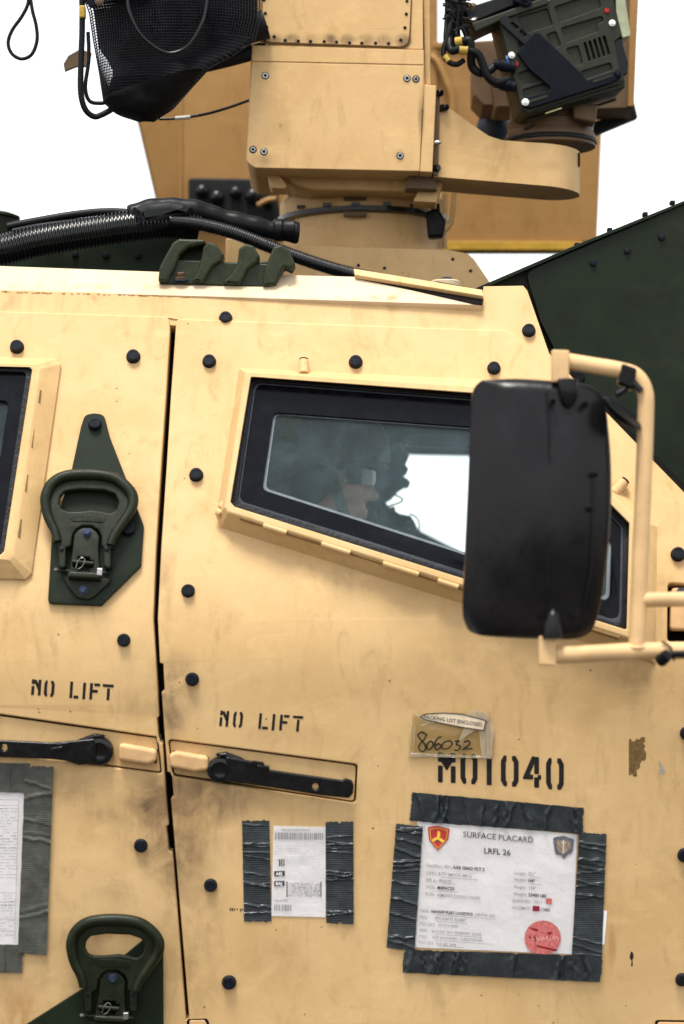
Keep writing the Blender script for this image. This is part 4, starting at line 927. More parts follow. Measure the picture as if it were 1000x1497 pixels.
# right arm: plan outline raised between a flat bottom and a curved top
YA = YT+.03; ka = S*(YA+5)/5
x0 = W(634, 200, YA).x; x1 = W(852, 200, YA).x; D = .16; rx_ = .075
zb_ = W(740, 268, YA).z
topc = [(634, 146), (660, 160), (690, 182), (715, 199), (735, 205), (760, 207), (852, 213)]
def ztop(x):
    for (a, ya), (b, yb) in zip(topc, topc[1:]):
        xa_, xb_ = W(a, ya, YA).x, W(b, yb, YA).x
        if x <= xb_+1e-6 or b == 852:
            t = max(0, min(1, (x-xa_)/(xb_-xa_))); return W(a, ya, YA).z*(1-t)+W(b, yb, YA).z*t
plan = [(x0+(x1-rx_-x0)*i/24, YA) for i in range(25)] + [(x1-rx_+rx_*sin(a), YA+D/2-D/2*cos(a)) for a in [pi*i/24 for i in range(1, 24)]] + [(x1-rx_-(x1-rx_-x0)*i/24, YA+D) for i in range(25)]
bm = bmesh.new()
zbf = lambda x: W(634, 258, YA).z + (x-x0)/(x1-x0)*(W(850, 276, YA).z-W(634, 258, YA).z)
lo = [bm.verts.new((x, y, zbf(x))) for x, y in plan]; lo2 = [bm.verts.new((x, y, zbf(x)+.0)) for x, y in plan]; hi = [bm.verts.new((x, y, ztop(x))) for x, y in plan]
bmesh.ops.delete(bm, geom=lo2, context='VERTS')
n = len(plan)
for k in range(n): bm.faces.new((lo[k], lo[(k+1) % n], hi[(k+1) % n], hi[k]))
bm.faces.new(lo); bm.faces.new(hi[::-1])
arm = mk('sensor_arm', bm, M_tur, ws, 30)
shape('arm_gusset', [(620, 252), (650, 256), (640, 286), (606, 284)], -120, -60, M_tur, arm, T, bev=1)
shape('end_notch', [(850, 212), (853, 213), (853, 232), (851, 230)], -90, -60, M_void, arm, T)
# rotating base of the sight
YS = .62
rb = vlathe('rotating_base', 805, YS, ((66, 216), (67, 207), (66, 199), (63, 194), (64, 182), (60, 180), (60, 160), (58, 145)), M_taupe, ws, 48)
vlathe('base_lip', 805, YS, ((67.3, 212), (68.5, 211), (68.5, 207), (67, 205)), M_gear, rb, 48)
shape('base_lug', rnd([(835, 156), (872, 158), (868, 185), (836, 178)], 4), -10, 30, M_taupe, rb, PL(YS-.06), bev=3)
# brown housings behind the sight
H1 = PL(.72); H2 = PL(.80)
shape('rear_housing', rnd([(692, 60), (755, 56), (757, 155), (706, 155), (692, 140)], 3), -100, 0, M_taupe, ws, H1, bev=3)
shape('rear_housing', rnd([(716, 100), (790, 100), (790, 165), (722, 165)], 3), -60, 30, M_taupe, ws, H1, bev=4)
shape('rear_housing', rnd([(840, -60), (936, -60), (926, 158), (868, 160), (845, 140)], 2), -80, 0, M_taupe, ws, H1, bev=2)
shape('housing_strip', rnd([(922, -60), (934, -60), (926, 157), (917, 157)], 1), -70, 8, M_shield, ws, H1, bev=1)
shape('black_baffle', [(925, 95), (931, 112), (941, 154), (868, 184), (860, 165), (915, 150)], -110, -85, M_gear, ws, H1, bev=1)
# sight box, turned in its own plane
SB = PL(YT+.02, (0.10, -1, 0), at=(820, 90))
sg = shape('sight_box', rnd([(728, 28, 3), (910, -42, 4), (897, 0, 1), (910, 52, 2), (898, 62, 2), (905, 98, 2), (914, 116, 6), (914, 128, 4), (772, 168, 5), (761, 162, 6)], 2), -75, 0, M_sight, ws, SB, bev=2)
sg = ws_sg = sg
# raised grid of ribs leaving sunken pockets
pockets = [[(756, 26), (800, 13), (808, 38), (764, 50)], [(809, 11), (858, -5), (876, -4), (878, 12), (818, 34)], [(756, 62), (777, 55), (776, 60), (758, 72)], [(797, 52), (812, 46), (820, 68), (808, 72)], [(819, 42), (880, 24), (882, 32), (873, 36), (874, 47), (826, 64)],
           [(826, 72), (845, 67), (852, 94), (840, 98)], [(846, 106), (892, 92), (895, 103), (858, 116)], [(756, 108), (780, 100), (792, 118), (762, 126)], [(763, 132), (796, 122), (801, 134), (766, 146)]]
slots = []
for k in range(5):
    x, y = 854+k*7, 63-k*2.4
    slots.append(rnd([(x-1.9, y+.6), (x+1.9, y-.6), (x+9.6, y+26.5), (x+5.8, y+27.6)], 1.8, 3))
shape('sight_cover', [rnd([(729, 28, 3), (908, -40, 4), (896, 0, 1), (909, 52, 2), (897, 62, 2), (904, 98, 2), (913, 116, 6), (905, 124, 4), (771, 166, 5), (762, 160, 6)], 2)] + [rnd(p, 3.5, 3) for p in pockets] + slots, 0, 4.5, M_sight, sg, SB, bev=1)
for s_ in slots: shape('vent_slot', s_, -1, .8, M_void, sg, SB)
shape('bracket_plate', rnd([(780, 50, 3), (786, 51), (800, 64), (848, 110), (856, 120), (897, 107), (906, 108), (905, 116), (890, 124), (775, 160), (763, 158), (760, 148), (765, 146), (802, 135), (803, 130), (772, 104), (754, 80)], 2.5), 5, 13, M_navy, sg, SB, bev=1)
shape('plate_slot', rnd([(771, 149), (798, 141), (799, 144), (772, 153)], 2), 13, 13.6, M_sight, sg, SB); shape('plate_slot', rnd([(864, 120), (893, 111), (894, 114), (865, 124)], 2), 13, 13.6, M_sight, sg, SB)
shape('slotted_link', [rnd([(728, 28), (735, 23), (741, 28), (778, 56), (765, 68), (730, 36)], 4), rnd([(744, 37), (748, 34), (758, 43), (754, 46)], 2), rnd([(757, 49), (761, 45), (769, 54), (765, 57)], 2)], 5, 11, M_gear, sg, SB, bev=1)
for x, y, B, k in ((747, 82, B_white, 1), (894, 35, B_white, 1), (754, 95, B_redb, 1), (886, 17, B_redb, 1), (766, 152, B_white, 1.1), (902, 110, B_small, 1.2), (733, 29, B_small, 1)):
    inst(B.name, B, frame_at(x, y, SB, 5 if k == 1 else 12) @ Matrix.Scale(k, 4), sg)
shape('side_fin', rnd([(897, -60), (903, -60), (921, 50), (920, 54), (909, 57), (900, 20)], 1), -40, 6, plain('olive bare metal', (.30, .31, .20), .35, metal=.6), sg, SB, bev=1)
shape('side_guard', rnd([(894, 60), (908, 57), (918, 92), (917, 108), (911, 112), (903, 98)], 2), -30, 3, M_gear, sg, SB, bev=1.5)
for k in range(2):
    y = 168+k*7
    tube('cooling_fin', [(776, y+2, -30-k*30), (912, y-42, -30-k*30)], 2.2, M_sight, sg, SB, 2, 8)
shape('bright_strip', rnd([(797, 165), (821, 157), (821, 159), (797, 167)], .5), 0, 1.2, plain('brass strip', (.5, .45, .2), .4), sg, SB)
# clamps over the sight
shape('sight_rail', rnd([(688, 36), (728, 22), (800, -4), (800, 8), (735, 30), (694, 49)], 2), -70, 10, M_sight, ws, SB, bev=2)
shape('clamp_bar', rnd([(680, 12), (760, -14), (800, -30), (800, -8), (740, 12), (688, 34)], 4), -60, 0, M_gear, ws, SB, bev=2)
shape('clamp_bar', rnd([(748, -6), (772, -10), (776, 8), (768, 14), (750, 6)], 4), 0, 16, M_navy, ws, SB, bev=2)
inst('clamp_bolt', B_small, frame_at(764, 2, SB, 16), ws)
lathe('clamp_nut', SB(690, 12, -6), [(9*S, 0), (9*S, 8*S), (7*S, 9*S)], M_taupe, ws, 6, Vector((-.1, -.5, .85)).normalized())
lathe('clamp_nut', SB(692, 29, -4), [(9*S, 0), (9*S, 5*S), (7*S, 6*S)], M_silver, ws, 6, Vector((-.1, -.6, .8)).normalized())
# blue round optic behind the arm
bm = bmesh.new(); bm = ellipsoid(bm, W(722, 186, .9), (.036, .05, .036)); mk('round_cover', bm, plain('blue grey dome', (.035, .055, .09), .5), ws, 60)
# ---- cables with yellow bands at the sight
CBm = PL(YT-.01)
cab = thing('cable_bundle', 'black cable bundle with yellow bands plugged into the dark sight box', 'cables', W(670, 60, YT))
cabs = [[(668, -40, -20), (664, 10, -10), (655, 50, 0), (648, 78, 4), (656, 92, 6), (668, 95, 4), (678, 88, 0)],
        [(676, -40, -30), (670, 10, -20), (668, 50, -10), (676, 62, 8), (686, 62, 12), (688, 78, 10), (690, 98, 2), (702, 107, 0), (714, 103, -6), (726, 94, -10), (744, 90, -12)],
        [(662, -40, -20), (662, 30, -20), (657, 60, 0), (660, 76, 8), (672, 74, 12), (684, 76, 12), (698, 82, 12), (706, 98, 10), (712, 113, 8), (724, 122, 4), (744, 114, -6)],
        [(684, -40, -40), (674, 0, -30), (677, 30, -26), (683, 50, -20), (676, 70, -10)], [(656, -40, -40), (654, 20, -30), (652, 50, -20), (653, 70, -10)],
        [(672, -40, -40), (679, 10, -30), (664, 40, -26), (668, 62, -20)]]
for k, c in enumerate(cabs): tube('cable', c, (4.2, 6.2, 6, 4.5, 3.6, 5)[k], M_black, cab, CBm, 8, 10, label=('thin', 'thick', 'thick', 'thin', 'thin', 'thin')[k]+' black cable')
random.seed(4)
for k in range(20):
    x, y = random.uniform(651, 684), random.uniform(-5, 46)
    tube('cable_tie', [(x-5, y, -5), (x, y+random.uniform(-4, 4), 1), (x+random.uniform(5, 9), y+random.uniform(-7, 7), -4)], random.uniform(1, 2.4), M_gear, cab, CBm, 4, 6)
def band(a, b, r): tube('yellow_band', [a, b], r, M_yellow, cab, CBm, 2, 14)
band((666, 63, 8), (676, 62, 11), 6.8); band((671, 75.5, 12), (683, 76.5, 12), 6.9); band((650, 83, 5), (656, 91, 6), 5.2)
for (x, y, a) in ((728, 91, -.16), (728, 118, -.2)):
    d = Vector((cos(a), 0, -sin(a))); c = CBm(x-6, y+1, -8)
    cn = lathe('connector', c, [(7*S, 0), (8*S, 3*S), (8*S, 10*S), (10*S, 11*S), (10.5*S, 26*S), (9*S, 28*S), (9*S, 36*S)], M_navy, cab, 20, Vector((cos(a), 0.0, -sin(a)*-1)))
lathe('connector_ring', CBm(741, 89, -8), [(10.8*S, 0), (10.8*S, 2.4*S)], plain('blue ring', (.02, .08, .28), .4), cab, 20, Vector((1, 0, .2)).normalized())

# ================================================================== SHIELDS BEHIND
YB = 1.35; BK = PL(YB)
sh = thing('turret_shield', 'sand armour shield, folded and coloured as in shade, behind the turret', 'armour shield', W(560, 360, YB))
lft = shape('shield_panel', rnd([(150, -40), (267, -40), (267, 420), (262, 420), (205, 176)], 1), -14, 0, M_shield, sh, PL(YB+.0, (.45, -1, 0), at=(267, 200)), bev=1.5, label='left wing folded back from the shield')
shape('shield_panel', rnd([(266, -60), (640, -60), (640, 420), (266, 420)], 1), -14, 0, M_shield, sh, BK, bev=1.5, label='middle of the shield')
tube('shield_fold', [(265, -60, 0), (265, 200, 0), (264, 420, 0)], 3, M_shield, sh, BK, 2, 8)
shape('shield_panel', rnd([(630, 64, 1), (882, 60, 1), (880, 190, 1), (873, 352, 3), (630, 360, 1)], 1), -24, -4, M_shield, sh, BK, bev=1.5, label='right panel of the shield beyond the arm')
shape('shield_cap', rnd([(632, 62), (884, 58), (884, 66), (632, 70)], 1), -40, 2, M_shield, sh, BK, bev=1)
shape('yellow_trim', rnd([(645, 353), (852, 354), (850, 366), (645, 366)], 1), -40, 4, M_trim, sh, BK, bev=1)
tube('curved_stiffener', [(630, 82, 0), (640, 92, 4), (652, 120, 6), (661, 150, 6), (662, 200, 6)], 5, M_shield, sh, BK, 6, 8)
shape('dark_recess', rnd([(276, 262), (404, 264), (410, 330), (276, 330)], 6), 0, 14, M_gear, sh, BK, bev=3)
for x, y, r in ((296, 283, 14), (318, 292, 15), (345, 285, 13), (370, 290, 16), (392, 300, 12), (310, 310, 12)):
    bm = bmesh.new(); bm = ellipsoid(bm, BK(x, y, 22), (r*S, r*S*.8, r*S*.9), 0, 16); mk('equipment_lump', bm, M_steel, sh, 60)
tube('copper_lead', [(378, 305, 30), (392, 298, 34), (404, 296, 32)], 4, plain('copper lead', (.32, .18, .07), .4), sh, BK, 4, 8)
shape('shield_standoff', rnd([(405, 262), (430, 262), (430, 300), (410, 300)], 2), -300, 0, M_shield, sh, PL(1.0), bev=2)

# ================================================================== ROOF HOSES
YH = YR+.10; HM = PL(YH); 
def ribbed(name, pts, r, pitch, par, lab=None):
    wp = crom([HM(*p) for p in pts], 40); L = [0]
    for a, b in zip(wp, wp[1:]): L.append(L[-1]+(b-a).length)
    tot = L[-1]; step = pitch*HM.sc/4; n = int(tot/step); out = []; j = 0
    for i in range(n+1):
        s_ = i*step
        while j < len(L)-2 and L[j+1] < s_: j += 1
        t = (s_-L[j])/max(1e-9, L[j+1]-L[j]); out.append(wp[j].lerp(wp[j+1], t))
    bm = tube_bm(out, 0, 18, rf=lambda t, i: (r if i % 4 in (0, 1) else r*.86)*HM.sc)
    return mk(name, bm, M_hose, par, 60, label=lab)
ho = tag(ribbed('corrugated_hose', [(-60, 376, 0), (0, 366, 0), (60, 352, 0), (130, 340, 0), (200, 330, 0), (250, 326, -4), (290, 332, -10)], 24, 5.4, None), 'thick black corrugated hose lying along the roof edge at the left', 'hose', 'corrugated hoses on the roof')
ho2 = tag(ribbed('corrugated_hose', [(250, 326, 14), (290, 330, 16), (340, 342, 14), (390, 360, 8), (440, 378, 2), (500, 396, -4), (560, 408, -14)], 10.5, 3.4, None), 'thin black corrugated hose sloping down behind the green roof bracket', 'hose', 'corrugated hoses on the roof')
slv = tag(tube('cable_sleeve', [(190, 316, 0), (235, 302, -4), (290, 308, -6), (340, 322, -10), (395, 334, -14), (436, 337, -20)], 14, M_black, None, HM, 12, 16, rf=lambda t, i: 15+1.2*sin(i*.35)+.8*sin(i*.9)), 'smooth black cable sleeve plugged into the turret pedestal', 'cable sleeve')
plg = lathe('sleeve_plug', HM(398, 334, -14), [(14*S, 0), (18*S, 4*S), (18*S, 14*S), (15*S, 16*S), (17*S, 20*S), (17*S, 34*S), (13*S, 36*S)], M_black, slv, 24, Vector((1, .05, 0)).normalized())
for c_ in ([(10, 330, -10), (50, 322, -10), (110, 312, -10), (160, 308, -10), (205, 312, -8), (250, 322, 0)],):
    tag(tube('roof_cable', c_, 6, M_black, None, HM, 10, 12), 'upper smooth black cable above the thick corrugated hose', 'cable', 'smooth cables on the roof')
tag(tube('roof_cable', [(18, 338, -6), (60, 330, -6), (110, 324, -6), (170, 320, -6), (240, 326, -6)], 5.5, M_black, None, HM, 10, 12), 'lower smooth black cable just above the thick corrugated hose', 'cable', 'smooth cables on the roof')
tag(shape('hose_wrap', rnd([(197, 308), (215, 299), (250, 296), (285, 304), (275, 318), (240, 330), (205, 336)], 8), -22, 24, M_gear, None, HM, bev=12, res=4), 'black tape wrap binding the hoses together behind the bracket', 'tape wrap')
shape('cable_tie', rnd([(196, 308), (200, 307), (209, 331), (205, 333)], 1), 0, 28, M_navy, slv, HM, bev=1)
# green strip and green can behind the hoses
gs = shape('roof_rail', rnd([(-60, 368), (60, 356), (160, 344), (262, 336), (262, 400), (-60, 398)], 2), -14, 0, M_green, P, PL(YH+.14), bev=1, label='dark green rail with rivets behind the hose')
for x, y in ((110, 372), (155, 373), (202, 374)): inst('small_bolt', B_small, frame_at(x, y, PL(YH+.14), 0), gs)
tag(vlathe('green_canister', -25, YH+.20, ((50, 400), (50, 322), (54, 320), (54, 317), (44, 313), (10, 312)), M_green, None, 40), 'dark green round canister lid at the left end of the roof', 'canister')

# ================================================================== NET BAG
YN = .40; NB = PL(YN)
bag = thing('net_bag', 'black mesh bag hanging from the turret with a cable looped across it', 'mesh bag', W(230, 170, YN))
def contour(t):  # left and right edge of the bag for py
    Lf = [(-60, 116), (0, 124), (20, 131), (60, 137), (110, 146), (150, 152), (168, 172), (178, 205)]
    Rt = [(-60, 384), (0, 380), (30, 380), (60, 372), (84, 336), (100, 306), (130, 278), (160, 252), (178, 224)]
    def f(L, y):
        for (a, b), (c, d) in zip(L, L[1:]):
            if y <= c: return b+(d-b)*(y-a)/(c-a)
        return L[-1][1]
    return f(Lf, t), f(Rt, t)
def bagpt(u, y, k=1.0, base=0):
    a, b = contour(y); x = a+(b-a)*u
    if k != 1: x = (a+b)/2+(x-(a+b)/2)*k
    w = sqrt(max(0, 1-(2*u-1)**2)); v = sqrt(max(0, min(1, (180-y)/60)))
    return x, y+6*sin(u*3+1)*0, base+55*w*(.35+.65*v)+5*noise.noise(Vector((x*.02, y*.02, 0)))
bm = bmesh.new(); nu, nv = 62, 56; G = []
for j in range(nv+1):
    y = -50+228*j/nv; G.append([bm.verts.new(NB(*bagpt(i/nu, y-.13*0))) for i in range(nu+1)])
for j in range(nv):
    for i in range(nu): bm.faces.new((G[j][i], G[j][i+1], G[j+1][i+1], G[j+1][i]))
me = bpy.data.meshes.new('t'); bm.to_mesh(me); bm.free(); ob = bpy.data.objects.new('t', me); C.objects.link(ob)
wf = ob.modifiers.new('w', 'WIREFRAME'); wf.thickness = .0030; wf.use_even_offset = False; wf.use_relative_offset = False
dg = bpy.context.evaluated_depsgraph_get(); res = bpy.data.meshes.new_from_object(ob.evaluated_get(dg)); b = bmesh.new(); b.from_mesh(res); bpy.data.objects.remove(ob); bpy.data.meshes.remove(res)
mk('mesh_net', b, plain('glossy black netting', (.014, .015, .018), .35), bag, 60)
bm = bmesh.new(); G = []
for j in range(31):
    y = -55+232*j/30; row = []
    for i in range(25):
        u = i/24; cut = .03+.12*max(0, 1-abs(y-112)/38); uu = cut+(1-cut-.02)*u
        x, yy, h = bagpt(uu, y, 1, 0); row.append(bm.verts.new(NB(x, min(yy, 174), h*.86-8+5*noise.noise(Vector((x*.03, y*.03, 4))))))
    G.append(row)
for j in range(30):
    for i in range(24): bm.faces.new((G[j][i], G[j][i+1], G[j+1][i+1], G[j+1][i]))
bmesh.ops.solidify(bm, geom=bm.faces[:], thickness=.02)
mk('bag_contents', bm, plain('black bag lining', (.005, .0055, .007), .6), bag, 60)
# solid lower pouch
bm = bmesh.new(); G = []
for j in range(17):
    row = []
    for i in range(31):
        u = i/30; yt = 148-46*u + 8*sin(u*3); y = yt+(180-yt)*j/16
        a, b = contour(y); x = a+(b-a)*u; w = sqrt(max(0, 1-(2*u-1)**2)); q = j/16
        row.append(bm.verts.new(NB(x, y, 4+60*w*(.4+.6*sqrt(max(0, 1-q**2)))*(1 if q < .98 else .3)+3*noise.noise(Vector((x*.05, y*.05, 2))))))
    G.append(row)
for j in range(16):
    for i in range(30): bm.faces.new((G[j][i], G[j][i+1], G[j+1][i+1], G[j+1][i]))
bmesh.ops.solidify(bm, geom=bm.faces[:], thickness=.004); mk('lower_pouch', bm, M_gear, bag, 60)
shape('flap_strap', rnd([(128, 12), (136, 24), (220, 2), (222, -12), (150, -12)], 3), 52, 58, M_navy, bag, NB, bev=1.5)
lathe('press_stud', NB(150, 16, 57), [(7*S, 0), (7*S, 2*S), (5*S, 3.5*S), (.3*S, 4*S)], M_taupe, bag, 20, Vector((0, -1, 0)))
tube('looped_cable', [(190, -40, 66), (191, 0, 66), (194, 30, 68), (208, 62, 70), (228, 82, 70), (252, 93, 70), (276, 84, 68), (294, 58, 66), (304, 25, 62), (308, -40, 60)], 2.6, M_steel, bag, NB, 10, 10)
tube('hanging_cord', [(121, -40, 20), (122, 40, 20), (120, 100, 20), (120, 140, 20), (126, 163, 18), (138, 173, 14), (150, 170, 12), (164, 162, 10)], 4.6, M_black, bag, NB, 8, 10)
tube('hanging_cord', [(130, 50, 14), (131, 90, 14), (126, 130, 14), (132, 150, 12), (148, 153, 10), (158, 150, 8)], 3, M_black, bag, NB, 8, 8)
shape('rag_end', [(93, 94), (100, 82), (118, 72), (134, 78), (130, 98), (112, 98), (95, 105)], -4, 4, M_taupe, bag, PL(YN+.1), bev=1)
shape('cord_cuff', rnd([(118, 14), (127, 14), (127, 32), (118, 32)], 2), 12, 28, M_yellow, bag, NB, bev=2)
# dark tube assembly to the right of the bag
tube('bag_frame_tube', [(300, 60, -30), (345, 42, -30), (388, 28, -30)], 22, M_gear, bag, NB, 6, 16)
tube('bag_frame_tube', [(268, 90, -50), (330, 76, -50), (388, 60, -50)], 12, M_gear, bag, NB, 6, 14)
lp = tag(tube('cord_loop', [(43, -20, 0), (41, 5, 0), (32, 24, 0), (18, 44, 0), (12, 62, 0), (17, 78, 0), (31, 86, 0), (46, 80, 0), (54, 60, 0), (53, 38, 0), (48, 18, 0), (45, 0, 0), (43, -20, 0)], 2.8, M_black, None, NB, 8, 10), 'black cord loop hanging in the sky at the upper left', 'cord')
dc = tag(tube('sling_cable', [(232, 172, -10), (262, 171, -8), (300, 166, -4), (335, 157, 0), (366, 146, 0)], 2.2, M_steel, None, PL(YT+.05), 8, 10), 'thin dark cable running from the mesh bag to the turret box', 'cable')
tube('white_ferrule', [(256, 171.4, -8), (278, 170, -6)], 3.1, plain('pale ferrule', (.5, .48, .45), .4), dc, PL(YT+.05), 2, 10)

# ================================================================== PLACARDS AND TAPE
def ftext(name, lines, mat, parent, h, M=HULL, kind=None):
    """lines: (text, x, y of baseline, cap height px, slope, stretch, bold)"""
    bms = []
    for tx, x, y, s_, sl_, st_, bo in lines:
        cu = bpy.data.curves.new('t', 'FONT'); cu.body = tx; cu.size = s_/.70; cu.resolution_u = 2; cu.fill_mode = 'FRONT'; cu.offset = bo
        ob = bpy.data.objects.new('t', cu); me = ob.to_mesh(); b = bmesh.new(); b.from_mesh(me); ob.to_mesh_clear(); bpy.data.objects.remove(ob); bpy.data.curves.remove(cu)
        if not b.verts: b.free(); continue
        for v in b.verts: v.co = Vector((x+v.co.x*st_, -(y-v.co.y+sl_*v.co.x*st_), h))
        bms.append(b)
    return mk(name, mapbm(merge(*bms), M, False), mat, parent, kind=kind)
def tape(name, quad, along, mat, parent, h0=5, seed=0, folds=7, tear=1.5, amp=1.6):
    """tape strip: quad corners TL,TR,BR,BL; folds run across its length"""
    rng = random.Random(seed); nl, nw = 150, 24
    TL_, TR_, BR_, BL_ = [Vector(q) for q in quad]
    fs = [(rng.uniform(.03, .97), rng.uniform(.004, .011), rng.uniform(.5, 1)*amp*1.9, rng.uniform(-.05, .05), rng.uniform(0, .6), rng.uniform(.7, 1.6)) for _ in range(folds)]
    bm = bmesh.new(); G = []
    def hh(l, w):
        h = 0
        for c, wd_, a, sk2, w0, wl in fs:
            d = l-(c+sk2*(w-.5)+.012*noise.noise(Vector((w*4, c*30, seed))))
            g = math.exp(-(d/wd_)**2)*(math.exp(-((w-w0)/wl)**4)); h += a*g
        h += .5*noise.noise(Vector((l*9, w*2.2, seed*3.1)))+.25*noise.noise(Vector((l*40, w*4, seed)))
        return h
    for i in range(nl+1):
        l = i/nl; row = []
        for j in range(nw+1):
            w = j/nw
            u, v = (l, w) if along == 'x' else (w, l)
            p = (TL_*(1-u)+TR_*u)*(1-v)+(BL_*(1-u)+BR_*u)*v
            e = max(0, 1-l/.02)*1 - max(0, 1-(1-l)/.02)
            tr = tear*(noise.noise(Vector((w*7, seed*2.+l*.1, 0)))+.5*noise.noise(Vector((w*21, seed*5., 1))))*e*1.6
            ee = max(0, 1-w/.08)-max(0, 1-(1-w)/.08); tw = .6*noise.noise(Vector((l*16, seed*3., 5)))*ee
            x, y = p
            if along == 'x': x += tr; y += tw
            else: y += tr; x += tw
            row.append(bm.verts.new(HULL(x, y, h0+hh(l, w))))
        G.append(row)
    for i in range(nl):
        for j in range(nw): bm.faces.new((G[i][j], G[i][j+1], G[i+1][j+1], G[i+1][j]))
    bmesh.ops.solidify(bm, geom=bm.faces[:], thickness=.0003)
    return mk(name, bm, mat, parent, 70)
def wavy_sheet(name, quad, mat, parent, h0, seed, amp=.5, n=44, edge=.3):
    TL_, TR_, BR_, BL_ = [Vector(q) for q in quad]; bm = bmesh.new(); G = []
    for i in range(n+1):
        row = []
        for j in range(n+1):
            u, v = i/n, j/n; p = (TL_*(1-u)+TR_*u)*(1-v)+(BL_*(1-u)+BR_*u)*v
            row.append(bm.verts.new(HULL(p.x, p.y+(edge*noise.noise(Vector((u*9, seed, 0))) if v > .9 else 0), h0+amp*noise.noise(Vector((u*3, v*6, seed)))*sin(pi*u)*sin(pi*v))))
        G.append(row)
    for i in range(n):
        for j in range(n): bm.faces.new((G[i][j], G[i][j+1], G[i+1][j+1], G[i+1][j]))
    bmesh.ops.solidify(bm, geom=bm.faces[:], thickness=.0002); return mk(name, bm, mat, parent, 70)
def flat(name, polys, mat, parent, h, M=HULL, kind=None):
    if not isinstance(polys[0][0], (tuple, list)): polys = [polys]
    bms = [shape_bm([p], h, h+.12) for p in polys]
    return mk(name, mapbm(merge(*bms), M, False), mat, parent, kind=kind)
pc = thing('surface_placard', 'white printed sheet with two crests, framed by four strips of dark tape', 'placard', HULL(725, 1410, 6))
wavy_sheet('paper_sheet', [(610, 1198), (843, 1219), (837, 1394), (606, 1384)], M_paper, pc, 5.2, 3, .35)
sl_ = .085
ftext('title_print', [('SURFACE PLACARD', 676.5, 1222.5, 8.4, sl_, .98, .012), ('LRFL 26', 707, 1246.5, 8.4, sl_, .98, .16)], M_ink, pc, 6.3)
s2 = .075
def twidth(tx, s_, st_, bo):
    cu = bpy.data.curves.new('t', 'FONT'); cu.body = tx; cu.size = s_/.70; cu.offset = bo; ob = bpy.data.objects.new('t', cu); me = ob.to_mesh()
    w_ = max([v.co.x for v in me.vertices] or [0])*st_; ob.to_mesh_clear(); bpy.data.objects.remove(ob); bpy.data.curves.remove(cu); return w_
g_rows, k_rows = [], []
for x, y, s_, segs in ((623, 1266, 4.6, ['Unit/Sect: 3D L', '*AAB GBAD PLT 2']), (623, 1277, 4.6, ['DESC: JLTV (MADIS MK2)']), (622, 1287, 4.6, ['SER # : 806032']), (622, 1297.5, 4.6, ['UCN: ', '*M3FACS3']), (621, 1308, 4.6, ['TCN:  AJM3FACS3G00213XXX']),
    (614, 1332, 4.2, ['ORIG:', '*NAVSUP FLEET LOGISTICS', 'CENTER (SEI)']), (614, 1341.5, 4.2, ['POC:       PFC KARTE, BOBBY']), (614, 1351, 4.2, ['POC EXT:  333 813 0000']), (613, 1360.5, 4.2, ['DEST:   BLOUNT BAY FREEPORT ZONE']), (613, 1369.5, 4.2, ['POC:     SGT SAUNDERS, CHRISTOPHER']), (612, 1378.5, 4.2, ['POC EXT:  910 382 2684']),
    (751, 1277, 4.6, ['Length:', '221"']), (751, 1287, 4.6, ['Width:', '*104"']), (751, 1297.5, 4.6, ['Height:  124"']), (750, 1307.5, 4.6, ['Weight:', '*23400 LBS']), (749, 1317.5, 4.6, ['BONDED:  YES /']), (749, 1327.5, 4.6, ['HAZMAT:'])):
    st_ = .93 if s_ > 4.4 else .87; x0_ = x
    for sg_ in segs:
        bo = .17 if sg_[0] == '*' else .03; sg_ = sg_.lstrip('*')
        (k_rows if bo > .1 else g_rows).append((sg_, x, y+s2*(x-x0_), s_, s2, st_, bo)); x += twidth(sg_, s_, st_, bo)+(.6 if sg_.endswith('L') and len(segs) == 2 and s_ > 4.4 else 2.6)
k_rows.append(('/ NO', 790, 1330.5, 4.7, s2, .93, .15))
ftext('detail_print', g_rows, M_inkg, pc, 6.3, kind='stuff'); ftext('bold_print', k_rows, M_ink, pc, 6.4)
flat('underline_print', [[(x, y), (x+w_, y+w_*s2), (x+w_, y+.6+w_*s2), (x, y+.6)] for x, y, w_ in ((775, 1280.5, 15), (775, 1290.5, 16), (640, 1301, 30), (637, 1336, 90), (645, 1281, 54), (646, 1290, 20), (637, 1364, 68), (636, 1373, 78), (640, 1381, 38), (637, 1345, 46))], M_inkg, pc, 6.3, kind='stuff')
# left crest: red shield with a three bladed yellow emblem
flat('red_crest', rnd([(625, 1208, 2), (634, 1207, 2), (641, 1206.5, 2), (649, 1209, 2), (657, 1211, 2), (655, 1226, 6), (640, 1243, 1), (627, 1227, 6)], 2), M_inkr, pc, 6.2)
flat('crest_line', [stroke([(628, 1211), (641, 1209.5), (654, 1213), (652.5, 1225), (640, 1239.5), (629.5, 1226), (628, 1211)], .7)], M_gold, pc, 6.4)
def tri(a): return [(640.5+r*cos(a+t), 1224+r*sin(a+t)) for r, t in ((2, -1.0), (10, -.10), (10.5, .05), (8.5, .35), (3, 1.0))]
flat('crest_emblem', [tri(-pi/2), tri(pi/6), tri(5*pi/6), ell(640.5, 1224, 2.2)], M_gold, pc, 6.5)
flat('crest_dark_patch', [[(633, 1226), (649, 1227), (645, 1230), (636, 1229)]], M_ink, pc, 6.35)  # dark printed patch beneath the emblem
flat('grey_crest', rnd([(808, 1224, 2), (815, 1222, 1), (823, 1221, 2), (831, 1223, 1), (839, 1226, 2), (837, 1242, 5), (834, 1247, 1), (829, 1249), (824, 1255, 1), (819, 1249), (812, 1248, 1), (810, 1240, 5)], 2), M_grayp, pc, 6.2)
flat('crest_field', rnd([(813, 1227, 2), (834, 1229, 2), (832, 1241, 5), (822, 1249, 2), (814, 1240, 5)], 2), M_bronze, pc, 6.4)
